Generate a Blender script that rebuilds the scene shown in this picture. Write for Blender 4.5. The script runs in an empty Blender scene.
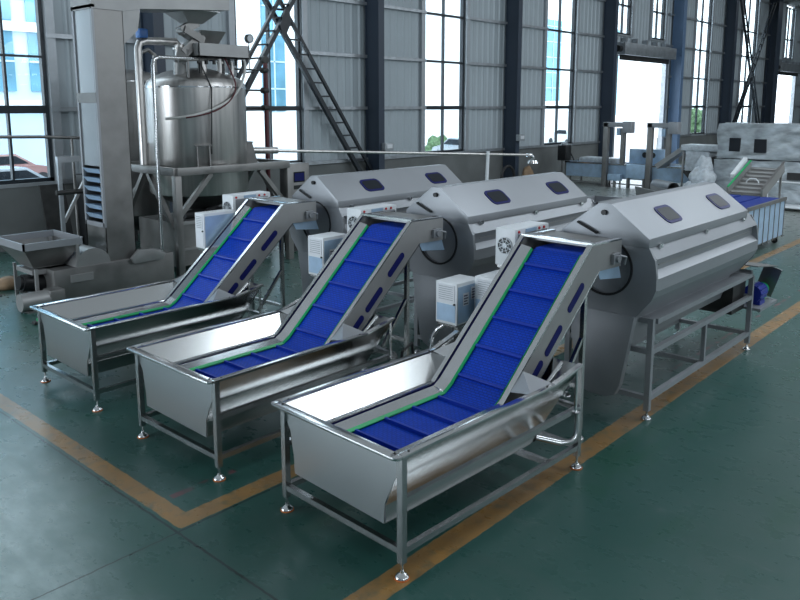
import bpy, bmesh, math, random
from mathutils import Vector, Matrix, Euler
random.seed(7)
SC = bpy.context.scene
COL = SC.collection
R = math.radians

# ------------------------------------------------------------------ camera
F_PX, HOR, VPX, CAM_H, CEN_Y = 760.0, 105.0, 1099.0, 3.3, 230.0
pitch = math.atan((CEN_Y - HOR) / F_PX)
yaw = math.atan((VPX - 400) / math.hypot(F_PX, CEN_Y - HOR))      # X axis lies this far right of the view
fw = Vector((math.cos(yaw) * math.cos(pitch), math.sin(yaw) * math.cos(pitch), -math.sin(pitch)))
cd = bpy.data.cameras.new('camera'); cam = bpy.data.objects.new('camera', cd); COL.objects.link(cam)
cam.location = (0, 0, CAM_H)
cam.rotation_euler = fw.to_track_quat('-Z', 'Y').to_euler()
cd.sensor_width = 36; cd.lens = F_PX / 800 * 36; cd.shift_y = -(300 - CEN_Y) / 800; cd.clip_end = 400; cd.clip_start = .05
SC.camera = cam

# ------------------------------------------------------------------ world, light, exposure
w = bpy.data.worlds.new('world'); SC.world = w; w.use_nodes = True
bg = w.node_tree.nodes['Background']
bg.inputs['Color'].default_value = (.80, .91, 1, 1); bg.inputs['Strength'].default_value = 3.6
SC.view_settings.view_transform = 'Standard'; SC.view_settings.look = 'None'
SC.view_settings.exposure = 0.2; SC.view_settings.gamma = 1
SC.cycles.use_denoising = True
SC.cycles.max_bounces = 6; SC.cycles.caustics_reflective = False; SC.cycles.caustics_refractive = False
SC.cycles.transparent_max_bounces = 12
SC.cycles.sample_clamp_indirect = 4

def area(name, loc, sx, sy, power, rot=(0, 0, 0), col=(.84, .93, 1)):
    l = bpy.data.lights.new(name, 'AREA'); l.shape = 'RECTANGLE'; l.size = sx; l.size_y = sy
    l.energy = power; l.color = col
    o = bpy.data.objects.new(name, l); o.location = loc; o.rotation_euler = rot; COL.objects.link(o)
    return o
# even fill lamp added under the roof, brighter clear panels on its front half
area('roof_fill', (30, 3, 10.7), 76, 28, 1700)
area('skylight', (12.5, .6, 10.6), 2.3, 8.0, 450)
for x, y in ((22, -1.0), (31, .5), (40, 2.0)):
    area('skylight', (x, y, 10.6), 2.0, 8, 420)
# unseen lamp added at the left gable to brighten faces turned that way
area('gable_fill', (-7.6, 13.2, 3.3), 4.6, 9.0, 1100, (0, R(-90), 0))
# fill lamps added along the front wall, behind the camera
for x in (-2, 10, 22, 34, 48):
    area('front_fill', (x, -13.6, 7.4), 7.0, 4.5, 400, (R(90), 0, 0))

# ------------------------------------------------------------------ materials
def nodes(name):
    m = bpy.data.materials.new(name); m.use_nodes = True
    nt = m.node_tree; b = nt.nodes['Principled BSDF']
    return m, nt, b
def N(nt, t, **k):
    n = nt.nodes.new(t)
    for a, v in k.items(): setattr(n, a, v)
    return n
def mat(name, col, rough=.5, metal=0., spec=.5, noise=0., nscale=6., bump=0., bscale=40., stretch=(1, 1, 1), rnoise=0., coat=0., aniso=0.):
    m, nt, b = nodes(name)
    b.inputs['Base Color'].default_value = (*col, 1); b.inputs['Roughness'].default_value = rough
    b.inputs['Metallic'].default_value = metal; b.inputs['Specular IOR Level'].default_value = spec
    b.inputs['Coat Weight'].default_value = coat
    b.inputs['Anisotropic'].default_value = aniso
    if noise or bump or rnoise:
        tc = N(nt, 'ShaderNodeTexCoord'); mp = N(nt, 'ShaderNodeMapping'); mp.inputs['Scale'].default_value = stretch
        nt.links.new(tc.outputs['Object'], mp.inputs['Vector'])
    if noise or rnoise:
        nz = N(nt, 'ShaderNodeTexNoise'); nz.inputs['Scale'].default_value = nscale; nz.inputs['Detail'].default_value = 5
        nt.links.new(mp.outputs[0], nz.inputs['Vector'])
    if noise:
        r = N(nt, 'ShaderNodeValToRGB')
        r.color_ramp.elements[0].position = .3; r.color_ramp.elements[1].position = .7
        r.color_ramp.elements[0].color = (*[c * (1 - noise) for c in col], 1)
        r.color_ramp.elements[1].color = (*[min(1, c * (1 + noise)) for c in col], 1)
        nt.links.new(nz.outputs['Fac'], r.inputs[0]); nt.links.new(r.outputs[0], b.inputs['Base Color'])
    if rnoise:
        mr = N(nt, 'ShaderNodeMapRange'); mr.inputs[3].default_value = max(.02, rough - rnoise); mr.inputs[4].default_value = rough + rnoise
        mr.inputs[1].default_value = .3; mr.inputs[2].default_value = .7
        nt.links.new(nz.outputs['Fac'], mr.inputs[0]); nt.links.new(mr.outputs[0], b.inputs['Roughness'])
    if bump:
        bz = N(nt, 'ShaderNodeTexNoise'); bz.inputs['Scale'].default_value = bscale; bz.inputs['Detail'].default_value = 4
        bn = N(nt, 'ShaderNodeBump'); bn.inputs['Strength'].default_value = bump; bn.inputs['Distance'].default_value = .01
        nt.links.new(mp.outputs[0], bz.inputs['Vector'])
        nt.links.new(bz.outputs['Fac'], bn.inputs['Height']); nt.links.new(bn.outputs[0], b.inputs['Normal'])
    return m
M = {}
M['steel'] = mat('brushed_steel', (.55, .56, .56), .27, 1., noise=.05, nscale=3, stretch=(.5, 8, 8))
M['basin'] = mat('basin_steel', (.58, .59, .59), .22, 1.)
M['panel'] = mat('ground_panel_steel', (.50, .52, .54), .28, 1.)
M['steel_bar'] = mat('steel_bar', (.50, .51, .52), .27, 1., noise=.05, nscale=3)
M['steel_tub'] = mat('tub_steel', (.47, .48, .48), .2, 1., noise=.06, nscale=2, rnoise=.04, stretch=(.6, 6, 6))
M['steel_bright'] = mat('polished_steel', (.66, .67, .68), .16, 1., noise=.04)
M['steel_satin'] = mat('satin_steel', (.335, .35, .375), .46, .45, noise=.05, nscale=1.6, rnoise=.05)
M['steel_dull'] = mat('dull_steel', (.27, .265, .26), .42, .8, noise=.16, nscale=2.5, rnoise=.08)
M['steel_matt'] = mat('matt_grey_steel', (.36, .36, .36), .48, .6, noise=.1, nscale=2)
M['steel_warm'] = mat('tank_steel', (.58, .56, .545), .36, .92, noise=.14, nscale=5, stretch=(3, 3, .12), rnoise=.07)
M['steel_dark'] = mat('dark_steel', (.06, .06, .06), .5, .6, noise=.3, nscale=4)
M['film'] = mat('blue_protective_film', (.42, .58, .76), .35, .2, noise=.12, nscale=5)
M['white'] = mat('white_paint', (.80, .83, .86), .4, noise=.03)
M['black'] = mat('black_plastic', (.012, .013, .015), .45, noise=.2)
M['rubber'] = mat('dark_rubber', (.02, .02, .022), .6, noise=.2)
M['dblue'] = mat('dark_blue_plastic', (.008, .012, .11), .45, spec=.2, noise=.1)
M['green'] = mat('green_plastic', (.0, .40, .12), .4, noise=.1)
M['motorblue'] = mat('blue_motor_paint', (.01, .03, .30), .35, noise=.1)
M['valveblue'] = mat('blue_actuator_paint', (.03, .15, .45), .4, noise=.1)
M['navy'] = mat('navy_column_paint', (.036, .052, .080), .42, noise=.08, nscale=1)
M['bluecol'] = mat('blue_steel_paint', (.12, .20, .33), .45, noise=.1, nscale=1)
M['galv'] = mat('galvanised_steel', (.42, .45, .48), .38, .7, noise=.15, nscale=4)
M['clad'] = mat('grey_cladding', (.47, .53, .57), .5, .15, noise=.05, nscale=.5)
M['dado'] = mat('concrete_dado', (.155, .165, .165), .8, noise=.16, nscale=1.2, bump=.1)
M['roof'] = mat('grey_roof_sheet', (.17, .18, .19), .7, noise=.1, nscale=.3)
M['frame'] = mat('dark_window_frame', (.020, .026, .034), .4, noise=.1)
M['frame_w'] = mat('pale_window_frame', (.42, .45, .48), .4, .4, noise=.05)
M['pane_dark'] = mat('dark_inspection_pane', (.016, .020, .026), .35, spec=.12, noise=.1)
M['red'] = mat('red_pipe_paint', (.10, .022, .028), .45, noise=.1)
M['orange'] = mat('orange_pad', (.65, .18, .05), .5, noise=.1)
M['wood'] = mat('pallet_wood', (.30, .20, .12), .7, noise=.2)
M['paper'] = mat('printed_paper', (.78, .80, .84), .6, noise=.03)
M['ink'] = mat('dark_ink', (.10, .09, .14), .6, noise=.1)
M['hose'] = mat('pale_hose', (.62, .62, .60), .4, noise=.06)
M['facade'] = mat('white_facade', (.86, .88, .90), .8, noise=.03, nscale=.3)
M['facade2'] = mat('pale_blue_facade', (.52, .66, .78), .7, noise=.08, nscale=.2)
M['yard'] = mat('yard_concrete', (.52, .53, .54), .9, noise=.1, nscale=.4)
M['carw'] = mat('white_car_paint', (.80, .81, .83), .2, noise=.02, coat=.5)
M['carr'] = mat('maroon_car_paint', (.30, .16, .15), .2, noise=.02, coat=.5)
M['cars'] = mat('silver_car_paint', (.40, .42, .45), .25, .5, noise=.02, coat=.5)
M['wrap'] = mat('stretch_wrap', (.36, .40, .43), .28, .2, noise=.4, nscale=3, stretch=(1, .7, 1.6), bump=.9, bscale=6)
M['wrapw'] = mat('white_wrap', (.62, .67, .72), .3, 0, noise=.2, nscale=7, bump=.9, bscale=9)
M['red_btn'] = mat('red_button', (.55, .02, .03), .4, noise=.1)
M['leaf'] = mat('hedge_leaves', (.10, .17, .08), .8, noise=.4, nscale=6)

def belt_mat(name, col):
    m, nt, b = nodes(name)
    tc = N(nt, 'ShaderNodeTexCoord'); mp = N(nt, 'ShaderNodeMapping'); mp.inputs['Scale'].default_value = (1, 1, 1)
    br = N(nt, 'ShaderNodeTexBrick'); br.inputs['Scale'].default_value = 1
    br.inputs['Brick Width'].default_value = .05; br.inputs['Row Height'].default_value = .0254
    br.inputs['Mortar Size'].default_value = .0035
    br.inputs['Color1'].default_value = (*col, 1); br.inputs['Color2'].default_value = (*[c * .82 for c in col], 1)
    br.inputs['Mortar'].default_value = (*[c * .45 for c in col], 1)
    nt.links.new(tc.outputs['UV'], mp.inputs[0]); nt.links.new(mp.outputs[0], br.inputs[0])
    nt.links.new(br.outputs['Color'], b.inputs['Base Color'])
    b.inputs['Roughness'].default_value = .5; b.inputs['Specular IOR Level'].default_value = .25
    return m
M['belt'] = belt_mat('blue_modular_belt', (.001, .058, .58))
M['flight'] = mat('blue_flight', (.001, .036, .40), .4, noise=.1)

def glass_mat(name, tint, refl):
    m = bpy.data.materials.new(name); m.use_nodes = True; nt = m.node_tree; nt.nodes.clear()
    o = N(nt, 'ShaderNodeOutputMaterial'); t = N(nt, 'ShaderNodeBsdfTransparent'); g = N(nt, 'ShaderNodeBsdfGlossy')
    t.inputs[0].default_value = (*tint, 1); g.inputs['Roughness'].default_value = .02
    mx = N(nt, 'ShaderNodeMixShader'); lw = N(nt, 'ShaderNodeLayerWeight'); lw.inputs[0].default_value = .5
    pw = N(nt, 'ShaderNodeMath', operation='POWER'); pw.inputs[1].default_value = 4; nt.links.new(lw.outputs['Facing'], pw.inputs[0])
    fr = N(nt, 'ShaderNodeMath', operation='MULTIPLY_ADD'); fr.inputs[1].default_value = refl; fr.inputs[2].default_value = .03; nt.links.new(pw.outputs[0], fr.inputs[0])
    nt.links.new(fr.outputs[0], mx.inputs[0]); nt.links.new(t.outputs[0], mx.inputs[1]); nt.links.new(g.outputs[0], mx.inputs[2])
    nt.links.new(mx.outputs[0], o.inputs[0]); return m
M['glass'] = glass_mat('window_glass', (.94, .98, .99), .35)
M['bglass'] = mat('blue_facade_glass', (.16, .36, .48), .15, .3, noise=.25, nscale=.6)

def floor_mat():
    m, nt, b = nodes('green_epoxy_floor'); L = nt.links.new
    tc = N(nt, 'ShaderNodeTexCoord'); sep = N(nt, 'ShaderNodeSeparateXYZ'); L(tc.outputs['Object'], sep.inputs[0])
    def noise(scale, detail=6, st=(1, 1, 1), rough=.6, loc=(0, 0, 0)):
        mp = N(nt, 'ShaderNodeMapping'); mp.inputs['Scale'].default_value = st; mp.inputs['Location'].default_value = loc
        L(tc.outputs['Object'], mp.inputs[0])
        n = N(nt, 'ShaderNodeTexNoise'); n.inputs['Scale'].default_value = scale; n.inputs['Detail'].default_value = detail
        n.inputs['Roughness'].default_value = rough; L(mp.outputs[0], n.inputs['Vector']); return n.outputs['Fac']
    def mth(op, a, c=None, d=None):
        n = N(nt, 'ShaderNodeMath', operation=op)
        for i, v in enumerate((a, c, d)):
            if v is None: continue
            if isinstance(v, (int, float)): n.inputs[i].default_value = v
            else: L(v, n.inputs[i])
        return n.outputs[0]
    def ramp(f, p0, p1, c0=(0, 0, 0), c1=(1, 1, 1)):
        r = N(nt, 'ShaderNodeValToRGB'); e = r.color_ramp.elements
        e[0].position = p0; e[1].position = p1; e[0].color = (*c0, 1); e[1].color = (*c1, 1); L(f, r.inputs[0]); return r.outputs[0]
    def mix(f, a, c):
        n = N(nt, 'ShaderNodeMix', data_type='RGBA')
        if isinstance(f, float): n.inputs[0].default_value = f
        else: L(f, n.inputs[0])
        for i, v in ((6, a), (7, c)):
            if isinstance(v, tuple): n.inputs[i].default_value = (*v, 1)
            else: L(v, n.inputs[i])
        return n.outputs[2]
    X, Y = sep.outputs[0], sep.outputs[1]
    gx = lambda v: mth('GREATER_THAN', X, v)
    gy_ = lambda v: mth('GREATER_THAN', Y, v)
    base = mix(ramp(noise(.35), .35, .68), (.026, .088, .074), (.044, .110, .100))
    base = mix(mth('MULTIPLY', ramp(noise(1.7, 8, (1, .55, 1)), .52, .75), .35), base, (.07, .115, .11))      # greyish worn areas
    base = mix(mth('MULTIPLY', ramp(noise(3.5, 10, (1.5, .45, 1), .75), .60, .68), .55), base, (.12, .165, .16))          # scuffs
    base = mix(mth('MULTIPLY', ramp(noise(1.1, 4, (.4, 1.3, 1), loc=(4, 2, 0)), .55, .68), .6), base, (.014, .085, .050))
    base = mix(mth('MULTIPLY', ramp(noise(22, 3, (1, .35, 1)), .67, .74), .35), base, (.02, .03, .03))
    wob = mth('MULTIPLY', mth('SUBTRACT', noise(9, 4), .5), .03)
    def band(v, lo, hi):
        a = mth('GREATER_THAN', mth('ADD', v, wob), lo); c = mth('LESS_THAN', mth('ADD', v, wob), hi)
        return mth('MULTIPLY', a, c)
    def both(a, c): return mth('MULTIPLY', a, c)
    # window glare painted into the aisle colour left of the line, mottled with scuffs
    aisle_glare = N(nt, 'ShaderNodeMapRange'); aisle_glare.inputs[1].default_value = 1.7; aisle_glare.inputs[2].default_value = 2.7; aisle_glare.inputs[3].default_value = 1; aisle_glare.inputs[4].default_value = 0; aisle_glare.interpolation_type = 'SMOOTHSTEP'
    L(mth('SUBTRACT', X, mth('MULTIPLY', mth('SUBTRACT', Y, 5.0), .14)), aisle_glare.inputs[0])
    glare_mix = mth('MULTIPLY', aisle_glare.outputs[0], gy_(3.0)); glare_mix = mth('MULTIPLY', glare_mix, mth('ADD', .36, mth('MULTIPLY', ramp(noise(2.6, 10, (1.3, .6, 1), .7), .42, .64), .6)))
    base = mix(glare_mix, base, (.30, .39, .39))
    far = N(nt, 'ShaderNodeMapRange'); far.inputs[1].default_value = 17; far.inputs[2].default_value = 25
    L(mth('ADD', X, mth('MULTIPLY', Y, .25)), far.inputs[0])
    base = mix(mth('MULTIPLY', far.outputs[0], .85), base, mix(noise(1.5), (.22, .235, .22), (.29, .305, .29)))      # paler grey towards the far end
    lines = mth('MAXIMUM', both(band(X, 2.93, 3.10), gy_(5.02)), both(band(Y, 5.0, 5.19), gx(2.94)))
    lines = mth('MAXIMUM', lines, both(band(Y, 3.205, 3.42), gx(3.0)))
    worn = mth('SUBTRACT', 1.0, mth('MULTIPLY', ramp(noise(7, 8), .50, .72), .6))
    yel = mix(ramp(noise(3, 6), .35, .7), (.34, .19, .065), (.24, .15, .07))
    base = mix(both(lines, worn), base, yel)
    # faded red marking strokes beside the yellow lines
    redn = ramp(noise(2.2, 2, loc=(7, 3, 0)), .47, .55)
    red = both(mth('MAXIMUM', both(band(Y, 3.60, 3.65), gx(7.5)), both(band(Y, 5.46, 5.53), mth('MULTIPLY', gx(3.15), mth('LESS_THAN', X, 3.8)))), redn)
    base = mix(mth('MULTIPLY', red, .6), base, (.20, .05, .07))
    # sawn joints
    j = mth('MAXIMUM', band(X, 2.88, 2.90), band(Y, 4.965, 4.981))
    j = mth('MAXIMUM', j, band(X, 9.0, 9.012))
    base = mix(mth('MULTIPLY', j, .85), base, (.008, .012, .012))
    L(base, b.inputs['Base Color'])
    mr = N(nt, 'ShaderNodeMapRange'); L(noise(6, 8, (1, .6, 1)), mr.inputs[0]); mr.inputs[1].default_value = .3; mr.inputs[2].default_value = .7
    mr.inputs[3].default_value = .25; mr.inputs[4].default_value = .33; L(mr.outputs[0], b.inputs['Roughness'])
    b.inputs['Specular IOR Level'].default_value = .5
    bn = N(nt, 'ShaderNodeBump'); bn.inputs['Strength'].default_value = .08; bn.inputs['Distance'].default_value = .01
    L(noise(14, 6), bn.inputs['Height']); L(bn.outputs[0], b.inputs['Normal'])
    return m
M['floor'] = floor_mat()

# ------------------------------------------------------------------ mesh helpers
class MB:
    def __init__(s): s.v = []; s.f = []; s.uv = {}
    def add(s, vs, fs, uvs=None):
        o = len(s.v); s.v += [tuple(v) for v in vs]
        for i, f in enumerate(fs):
            s.f.append([o + k for k in f])
            if uvs: s.uv[len(s.f) - 1] = uvs[i]
        return s
    def hexa(s, p):      # 8 pts: bottom 4, top 4 (ccw)
        return s.add(p, [(3, 2, 1, 0), (4, 5, 6, 7), (0, 1, 5, 4), (1, 2, 6, 5), (2, 3, 7, 6), (3, 0, 4, 7)])
    def box(s, a, b):
        (x0, y0, z0), (x1, y1, z1) = a, b
        return s.hexa([(x0, y0, z0), (x1, y0, z0), (x1, y1, z0), (x0, y1, z0), (x0, y0, z1), (x1, y0, z1), (x1, y1, z1), (x0, y1, z1)])
    def beam(s, p, q, w, h=None, up=(0, 0, 1)):
        h = h or w; p = Vector(p); q = Vector(q); d = (q - p).normalized(); up = Vector(up)
        if abs(d.dot(up)) > .98: up = Vector((1, 0, 0))
        a = d.cross(up).normalized(); u = a.cross(d).normalized(); a *= w / 2; u *= h / 2
        return s.hexa([p - a - u, p + a - u, p + a + u, p - a + u, q - a - u, q + a - u, q + a + u, q - a + u])
    def tube(s, pts, r, n=12, cap=True, radii=None):
        pts = [Vector(p) for p in pts]; vs = []; fs = []; prev = None
        for i, p in enumerate(pts):
            d = (pts[min(i + 1, len(pts) - 1)] - pts[max(i - 1, 0)]).normalized()
            if prev is None:
                up = Vector((0, 0, 1)) if abs(d.z) < .95 else Vector((1, 0, 0))
                a = d.cross(up).normalized()
            else:
                a = (prev - d * prev.dot(d)).normalized()
            prev = a; b = d.cross(a); rr = radii[i] if radii else r
            for k in range(n):
                t = 2 * math.pi * k / n; vs.append(p + (a * math.cos(t) + b * math.sin(t)) * rr)
        for i in range(len(pts) - 1):
            for k in range(n):
                fs.append((i * n + k, i * n + (k + 1) % n, (i + 1) * n + (k + 1) % n, (i + 1) * n + k))
        if cap:
            fs.append(tuple(range(n - 1, -1, -1))); fs.append(tuple((len(pts) - 1) * n + k for k in range(n)))
        return s.add(vs, fs)
    def cyl(s, p, q, r, r2=None, n=24): return s.tube([p, q], r, n, True, [r, r if r2 is None else r2])
    def lathe(s, prof, c=(0, 0, 0), n=48, axis='Z'):
        vs = []; fs = []; m = len(prof)
        for r, z in prof:
            for k in range(n):
                t = 2 * math.pi * k / n
                x, y = r * math.cos(t), r * math.sin(t)
                vs.append({'Z': (c[0] + x, c[1] + y, c[2] + z), 'X': (c[0] + z, c[1] + x, c[2] + y), 'Y': (c[0] + y, c[1] + z, c[2] + x)}[axis])
        for i in range(m - 1):
            for k in range(n): fs.append((i * n + k, i * n + (k + 1) % n, (i + 1) * n + (k + 1) % n, (i + 1) * n + k))
        if prof[0] == prof[-1]: return s.add(vs, fs)
        if prof[0][0] > 1e-4: fs.append(tuple(range(n - 1, -1, -1)))
        if prof[-1][0] > 1e-4: fs.append(tuple((m - 1) * n + k for k in range(n)))
        return s.add(vs, fs)
    def prism(s, poly, axis, a, b):
        # poly in the two other axes, order: X->(y,z) Y->(x,z) Z->(x,y)
        n = len(poly)
        def P(u, v, t): return {'X': (t, u, v), 'Y': (u, t, v), 'Z': (u, v, t)}[axis]
        vs = [P(u, v, a) for u, v in poly] + [P(u, v, b) for u, v in poly]
        fs = [tuple(range(n - 1, -1, -1)), tuple(range(n, 2 * n))] + [(i, (i + 1) % n, n + (i + 1) % n, n + i) for i in range(n)]
        return s.add(vs, fs)
    def sheet(s, q, t, nrm=None):   # polygon given thickness along its normal
        q = [Vector(p) for p in q]
        nn = Vector(nrm) if nrm else (q[1] - q[0]).cross(q[2] - q[0]); nn.normalize(); n = len(q)
        vs = q + [p + nn * t for p in q]
        return s.add(vs, [tuple(range(n - 1, -1, -1)), tuple(range(n, 2 * n))] + [(i, (i + 1) % n, n + (i + 1) % n, n + i) for i in range(n)])
    def build(s, name, m, parent=None, bevel=0, smooth=True, ang=35):
        me = bpy.data.meshes.new(name); me.from_pydata(s.v, [], s.f)
        if s.uv:
            uvl = me.uv_layers.new(name='UVMap')
            for p in me.polygons:
                if p.index in s.uv:
                    for li, c in zip(p.loop_indices, s.uv[p.index]): uvl.data[li].uv = c
        bm = bmesh.new(); bm.from_mesh(me); bmesh.ops.recalc_face_normals(bm, faces=bm.faces)
        if bevel:
            bmesh.ops.remove_doubles(bm, verts=bm.verts, dist=1e-5)
            ed = [e for e in bm.edges if len(e.link_faces) == 2 and e.calc_face_angle(0) > R(50)]
            bmesh.ops.bevel(bm, geom=ed, offset=bevel, segments=2, profile=.6, affect='EDGES', clamp_overlap=True)
        bm.to_mesh(me); bm.free(); me.update()
        if smooth:
            me.polygons.foreach_set('use_smooth', [True] * len(me.polygons)); me.set_sharp_from_angle(angle=R(ang))
        me.materials.append(M[m] if isinstance(m, str) else m)
        o = bpy.data.objects.new(name, me); COL.objects.link(o)
        if parent: o.parent = parent
        return o
def tag(o, label=None, cat=None, group=None, kind=None):
    if label: o['label'] = label
    if cat: o['category'] = cat
    if group: o['group'] = group
    if kind: o['kind'] = kind
    return o
DEF_S = 1.0
def thing(name, label, cat, loc=(0, 0, 0), rz=0, group=None, s=None):
    s = s or DEF_S
    o = bpy.data.objects.new(name, None); COL.objects.link(o); o.empty_display_size = .2
    o.location = loc; o.rotation_euler = (0, 0, rz); o.scale = (s, s, s); return tag(o, label, cat, group)
def struct(o, label=None): return tag(o, label, kind='structure')
def copy_tree(o, parent=None):
    c = o.copy(); COL.objects.link(c)
    if parent: c.parent = parent
    for ch in list(o.children): copy_tree(ch, c)
    return c
def smooth_path(pts, k=2):
    pts = [Vector(q) for q in pts]
    for _ in range(k):
        out = [pts[0]]
        for a, b in zip(pts, pts[1:]): out += [a.lerp(b, .25), a.lerp(b, .75)]
        pts = out + [pts[-1]]
    return pts
def arc(c, r, a0, a1, n, plane='XZ', y=0):
    out = []
    for i in range(n + 1):
        t = R(a0 + (a1 - a0) * i / n); u, v = c[0] + r * math.cos(t), c[1] + r * math.sin(t)
        out.append((u, y, v) if plane == 'XZ' else (y, u, v) if plane == 'YZ' else (u, v, y))
    return out
def rrect(w, h, r, n=5):
    out = []
    for cx, cy, a in ((w / 2 - r, h / 2 - r, 0), (-w / 2 + r, h / 2 - r, 90), (-w / 2 + r, -h / 2 + r, 180), (w / 2 - r, -h / 2 + r, 270)):
        for i in range(n + 1):
            t = R(a + 90 * i / n); out.append((cx + r * math.cos(t), cy + r * math.sin(t)))
    return out
def plate_hole(mb, outer, c, r, x0, x1, n=48):
    """plate in the YZ plane with a round hole, thickness x0..x1"""
    angs = sorted(set([round(2 * math.pi * k / n, 6) for k in range(n)] + [round(math.atan2(p[1] - c[1], p[0] - c[0]) % (2 * math.pi), 6) for p in outer]))
    O = []
    for t in angs:
        d = (math.cos(t), math.sin(t)); best = None
        for i in range(len(outer)):
            a, b = outer[i], outer[(i + 1) % len(outer)]
            ex, ey = b[0] - a[0], b[1] - a[1]; den = d[0] * ey - d[1] * ex
            if abs(den) < 1e-9: continue
            s = ((a[0] - c[0]) * ey - (a[1] - c[1]) * ex) / den; q = ((a[0] - c[0]) * d[1] - (a[1] - c[1]) * d[0]) / den
            if s > 0 and -1e-6 <= q <= 1 + 1e-6 and (best is None or s < best): best = s
        O.append((c[0] + d[0] * best, c[1] + d[1] * best))
    I = [(c[0] + r * math.cos(t), c[1] + r * math.sin(t)) for t in angs]; m = len(angs)
    vs = [(x0, *p) for p in O] + [(x0, *p) for p in I] + [(x1, *p) for p in O] + [(x1, *p) for p in I]; fs = []
    for i in range(m):
        j = (i + 1) % m
        fs += [(i, j, m + j, m + i), (2 * m + i, 3 * m + i, 3 * m + j, 2 * m + j), (i, 2 * m + i, 2 * m + j, j), (m + i, m + j, 3 * m + j, 3 * m + i)]
    mb.add(vs, fs)

# ------------------------------------------------------------------ the hall
W = 18.2
LV = [1.5, 3.2, 4.88, 6.56, 8.24, 10.4]           # girt heights
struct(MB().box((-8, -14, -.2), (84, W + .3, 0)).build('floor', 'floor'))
struct(MB().box((-8.2, -14, 10.8), (84, W + .3, 11)).build('ceiling', 'roof'))
struct(MB().box((-8.2, -14.2, 0), (84, -14, 10.8)).build('wall_front', 'roof'))
struct(MB().box((-8.2, -14, 0), (-8, W + .3, 10.8)).build('wall_left', 'clad'))
struct(MB().box((84, -14, 0), (84.2, W + .3, 10.8)).build('wall_right', 'clad'))
WIN = [(4.2, 7.82), (13.1, 15.52), (21.3, 23.68), (29.47, 32.0), (46.01, 48.4), (54.06, 56.87)]
DOOR = [(35.99, 42.0), (61.38, 66.69)]
UP = [(36.0, 37.52), (39.99, 41.63), (60.3, 61.69), (63.37, 65.39)]
cladm = MB()
def clad(x0, x1, z0, z1):
    xs = []; x = x0; p = .36
    vs = []; prof = []
    k = math.floor(x0 / p)
    pts = [x0]
    while k * p < x1:
        for dx, dy in ((0, 0), (.06, -.03), (.10, -.03), (.16, 0)):
            xx = k * p + dx
            if x0 < xx < x1: pts.append(xx); 
        k += 1
    pts.append(x1)
    def dy(xx):
        t = xx % p
        return -.03 if .055 < t < .105 else (0 if t > .155 or t < .005 else -.03 * (1 - abs(t - .08) / .08 * .9))
    f = [(xx, W + dy(xx)) for xx in pts]
    cladm.prism(f + [(x1, W + .15), (x0, W + .15)], 'Z', z0, z1)
edges = sorted(WIN + DOOR); x = -8
for a, b in edges: clad(x, a, 1.5, 10.8); x = b
clad(x, 84, 1.5, 10.8)
DTOP = 5.75
for (a, b), us in ((DOOR[0], UP[:2]), (DOOR[1], UP[2:])):
    clad(a, b, DTOP, 6.8)
    xx = a
    for u, v in us:
        if u > xx + .02: clad(xx, u, 6.8, 10.8)
        xx = v
    if b > xx + .02: clad(xx, b, 6.8, 10.8)
struct(cladm.build('wall_back', 'clad', smooth=False))
dm = MB(); x = -8
for a, b in DOOR: dm.box((x, W - .08, 0), (a, W + .2, 1.47)); x = b
dm.box((x, W - .08, 0), (84, W + .2, 1.47))
struct(dm.build('baseboard_back', 'dado'))
# girts: galvanised rails on every solid stretch of the back wall
solid = []; x = 2.5
for a, b in edges: solid.append((x, a)); x = b
solid.append((x, 80))
i = 1
for z in LV:
    for a, b in solid:
        if b - a > .3: struct(MB().box((a, W - .16, z - .05), (b, W - .03, z + .05)).build('trim_%d' % i, 'galv')); i += 1
# jambs beside each window
def window(n, a, b, z0, z1, mull, trans, jamb=True):
    root = thing('window_%d' % n, None, None, (a, W, z0)); struct(root)
    w_, h_ = b - a, z1 - z0
    MB().box((0, .06, 0), (w_, .075, h_)).build('pane', 'glass', root)
    f = MB()
    f.box((0, -.02, 0), (.09, .13, h_)); f.box((w_ - .09, -.02, 0), (w_, .13, h_))
    f.box((0, -.02, 0), (w_, .13, .09)); f.box((0, -.02, h_ - .06), (w_, .13, h_))
    f.build('window_frame', 'frame', root)
    m_ = MB()
    for t in mull: m_.box((t * w_ - .025, 0, .05), (t * w_ + .025, .12, h_))
    m_.build('mullion', 'frame', root)
    t_ = MB()
    for z, k in trans: t_.box((.05, -.01, z - z0 - k), (w_ - .05, .12, z - z0 + k))
    t_.build('transom', 'frame', root)
    if jamb:
        j = MB(); j.box((-.22, -.12, 0), (-.02, 0, h_)); j.box((w_ + .02, -.12, 0), (w_ + .22, 0, h_)); j.box((-.22, -.10, -.08), (w_ + .22, 0, 0))
        j.build('jamb', 'frame_w', root)
    return root
TR = [(3.2, .07), (4.88, .04), (6.56, .04), (8.24, .04)]
window(1, *WIN[0], 1.52, 10.6, (.25, .5, .75), [(3.2, .09), (4.4, .025), (5.9, .05), (7.5, .04)])
window(2, *WIN[1], 1.52, 10.6, (.52,), [(3.2, .07), (6.56, .04), (8.46, .04)])
for n, k in ((3, 2), (4, 3), (5, 4), (6, 5)): window(n, *WIN[k], 1.52, 10.6, (.5,), TR)
for n, (a, b) in zip((7, 8, 9, 10), UP): window(n, a, b, 6.8, 10.6, (.5,), [(8.24, .04)])
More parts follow.
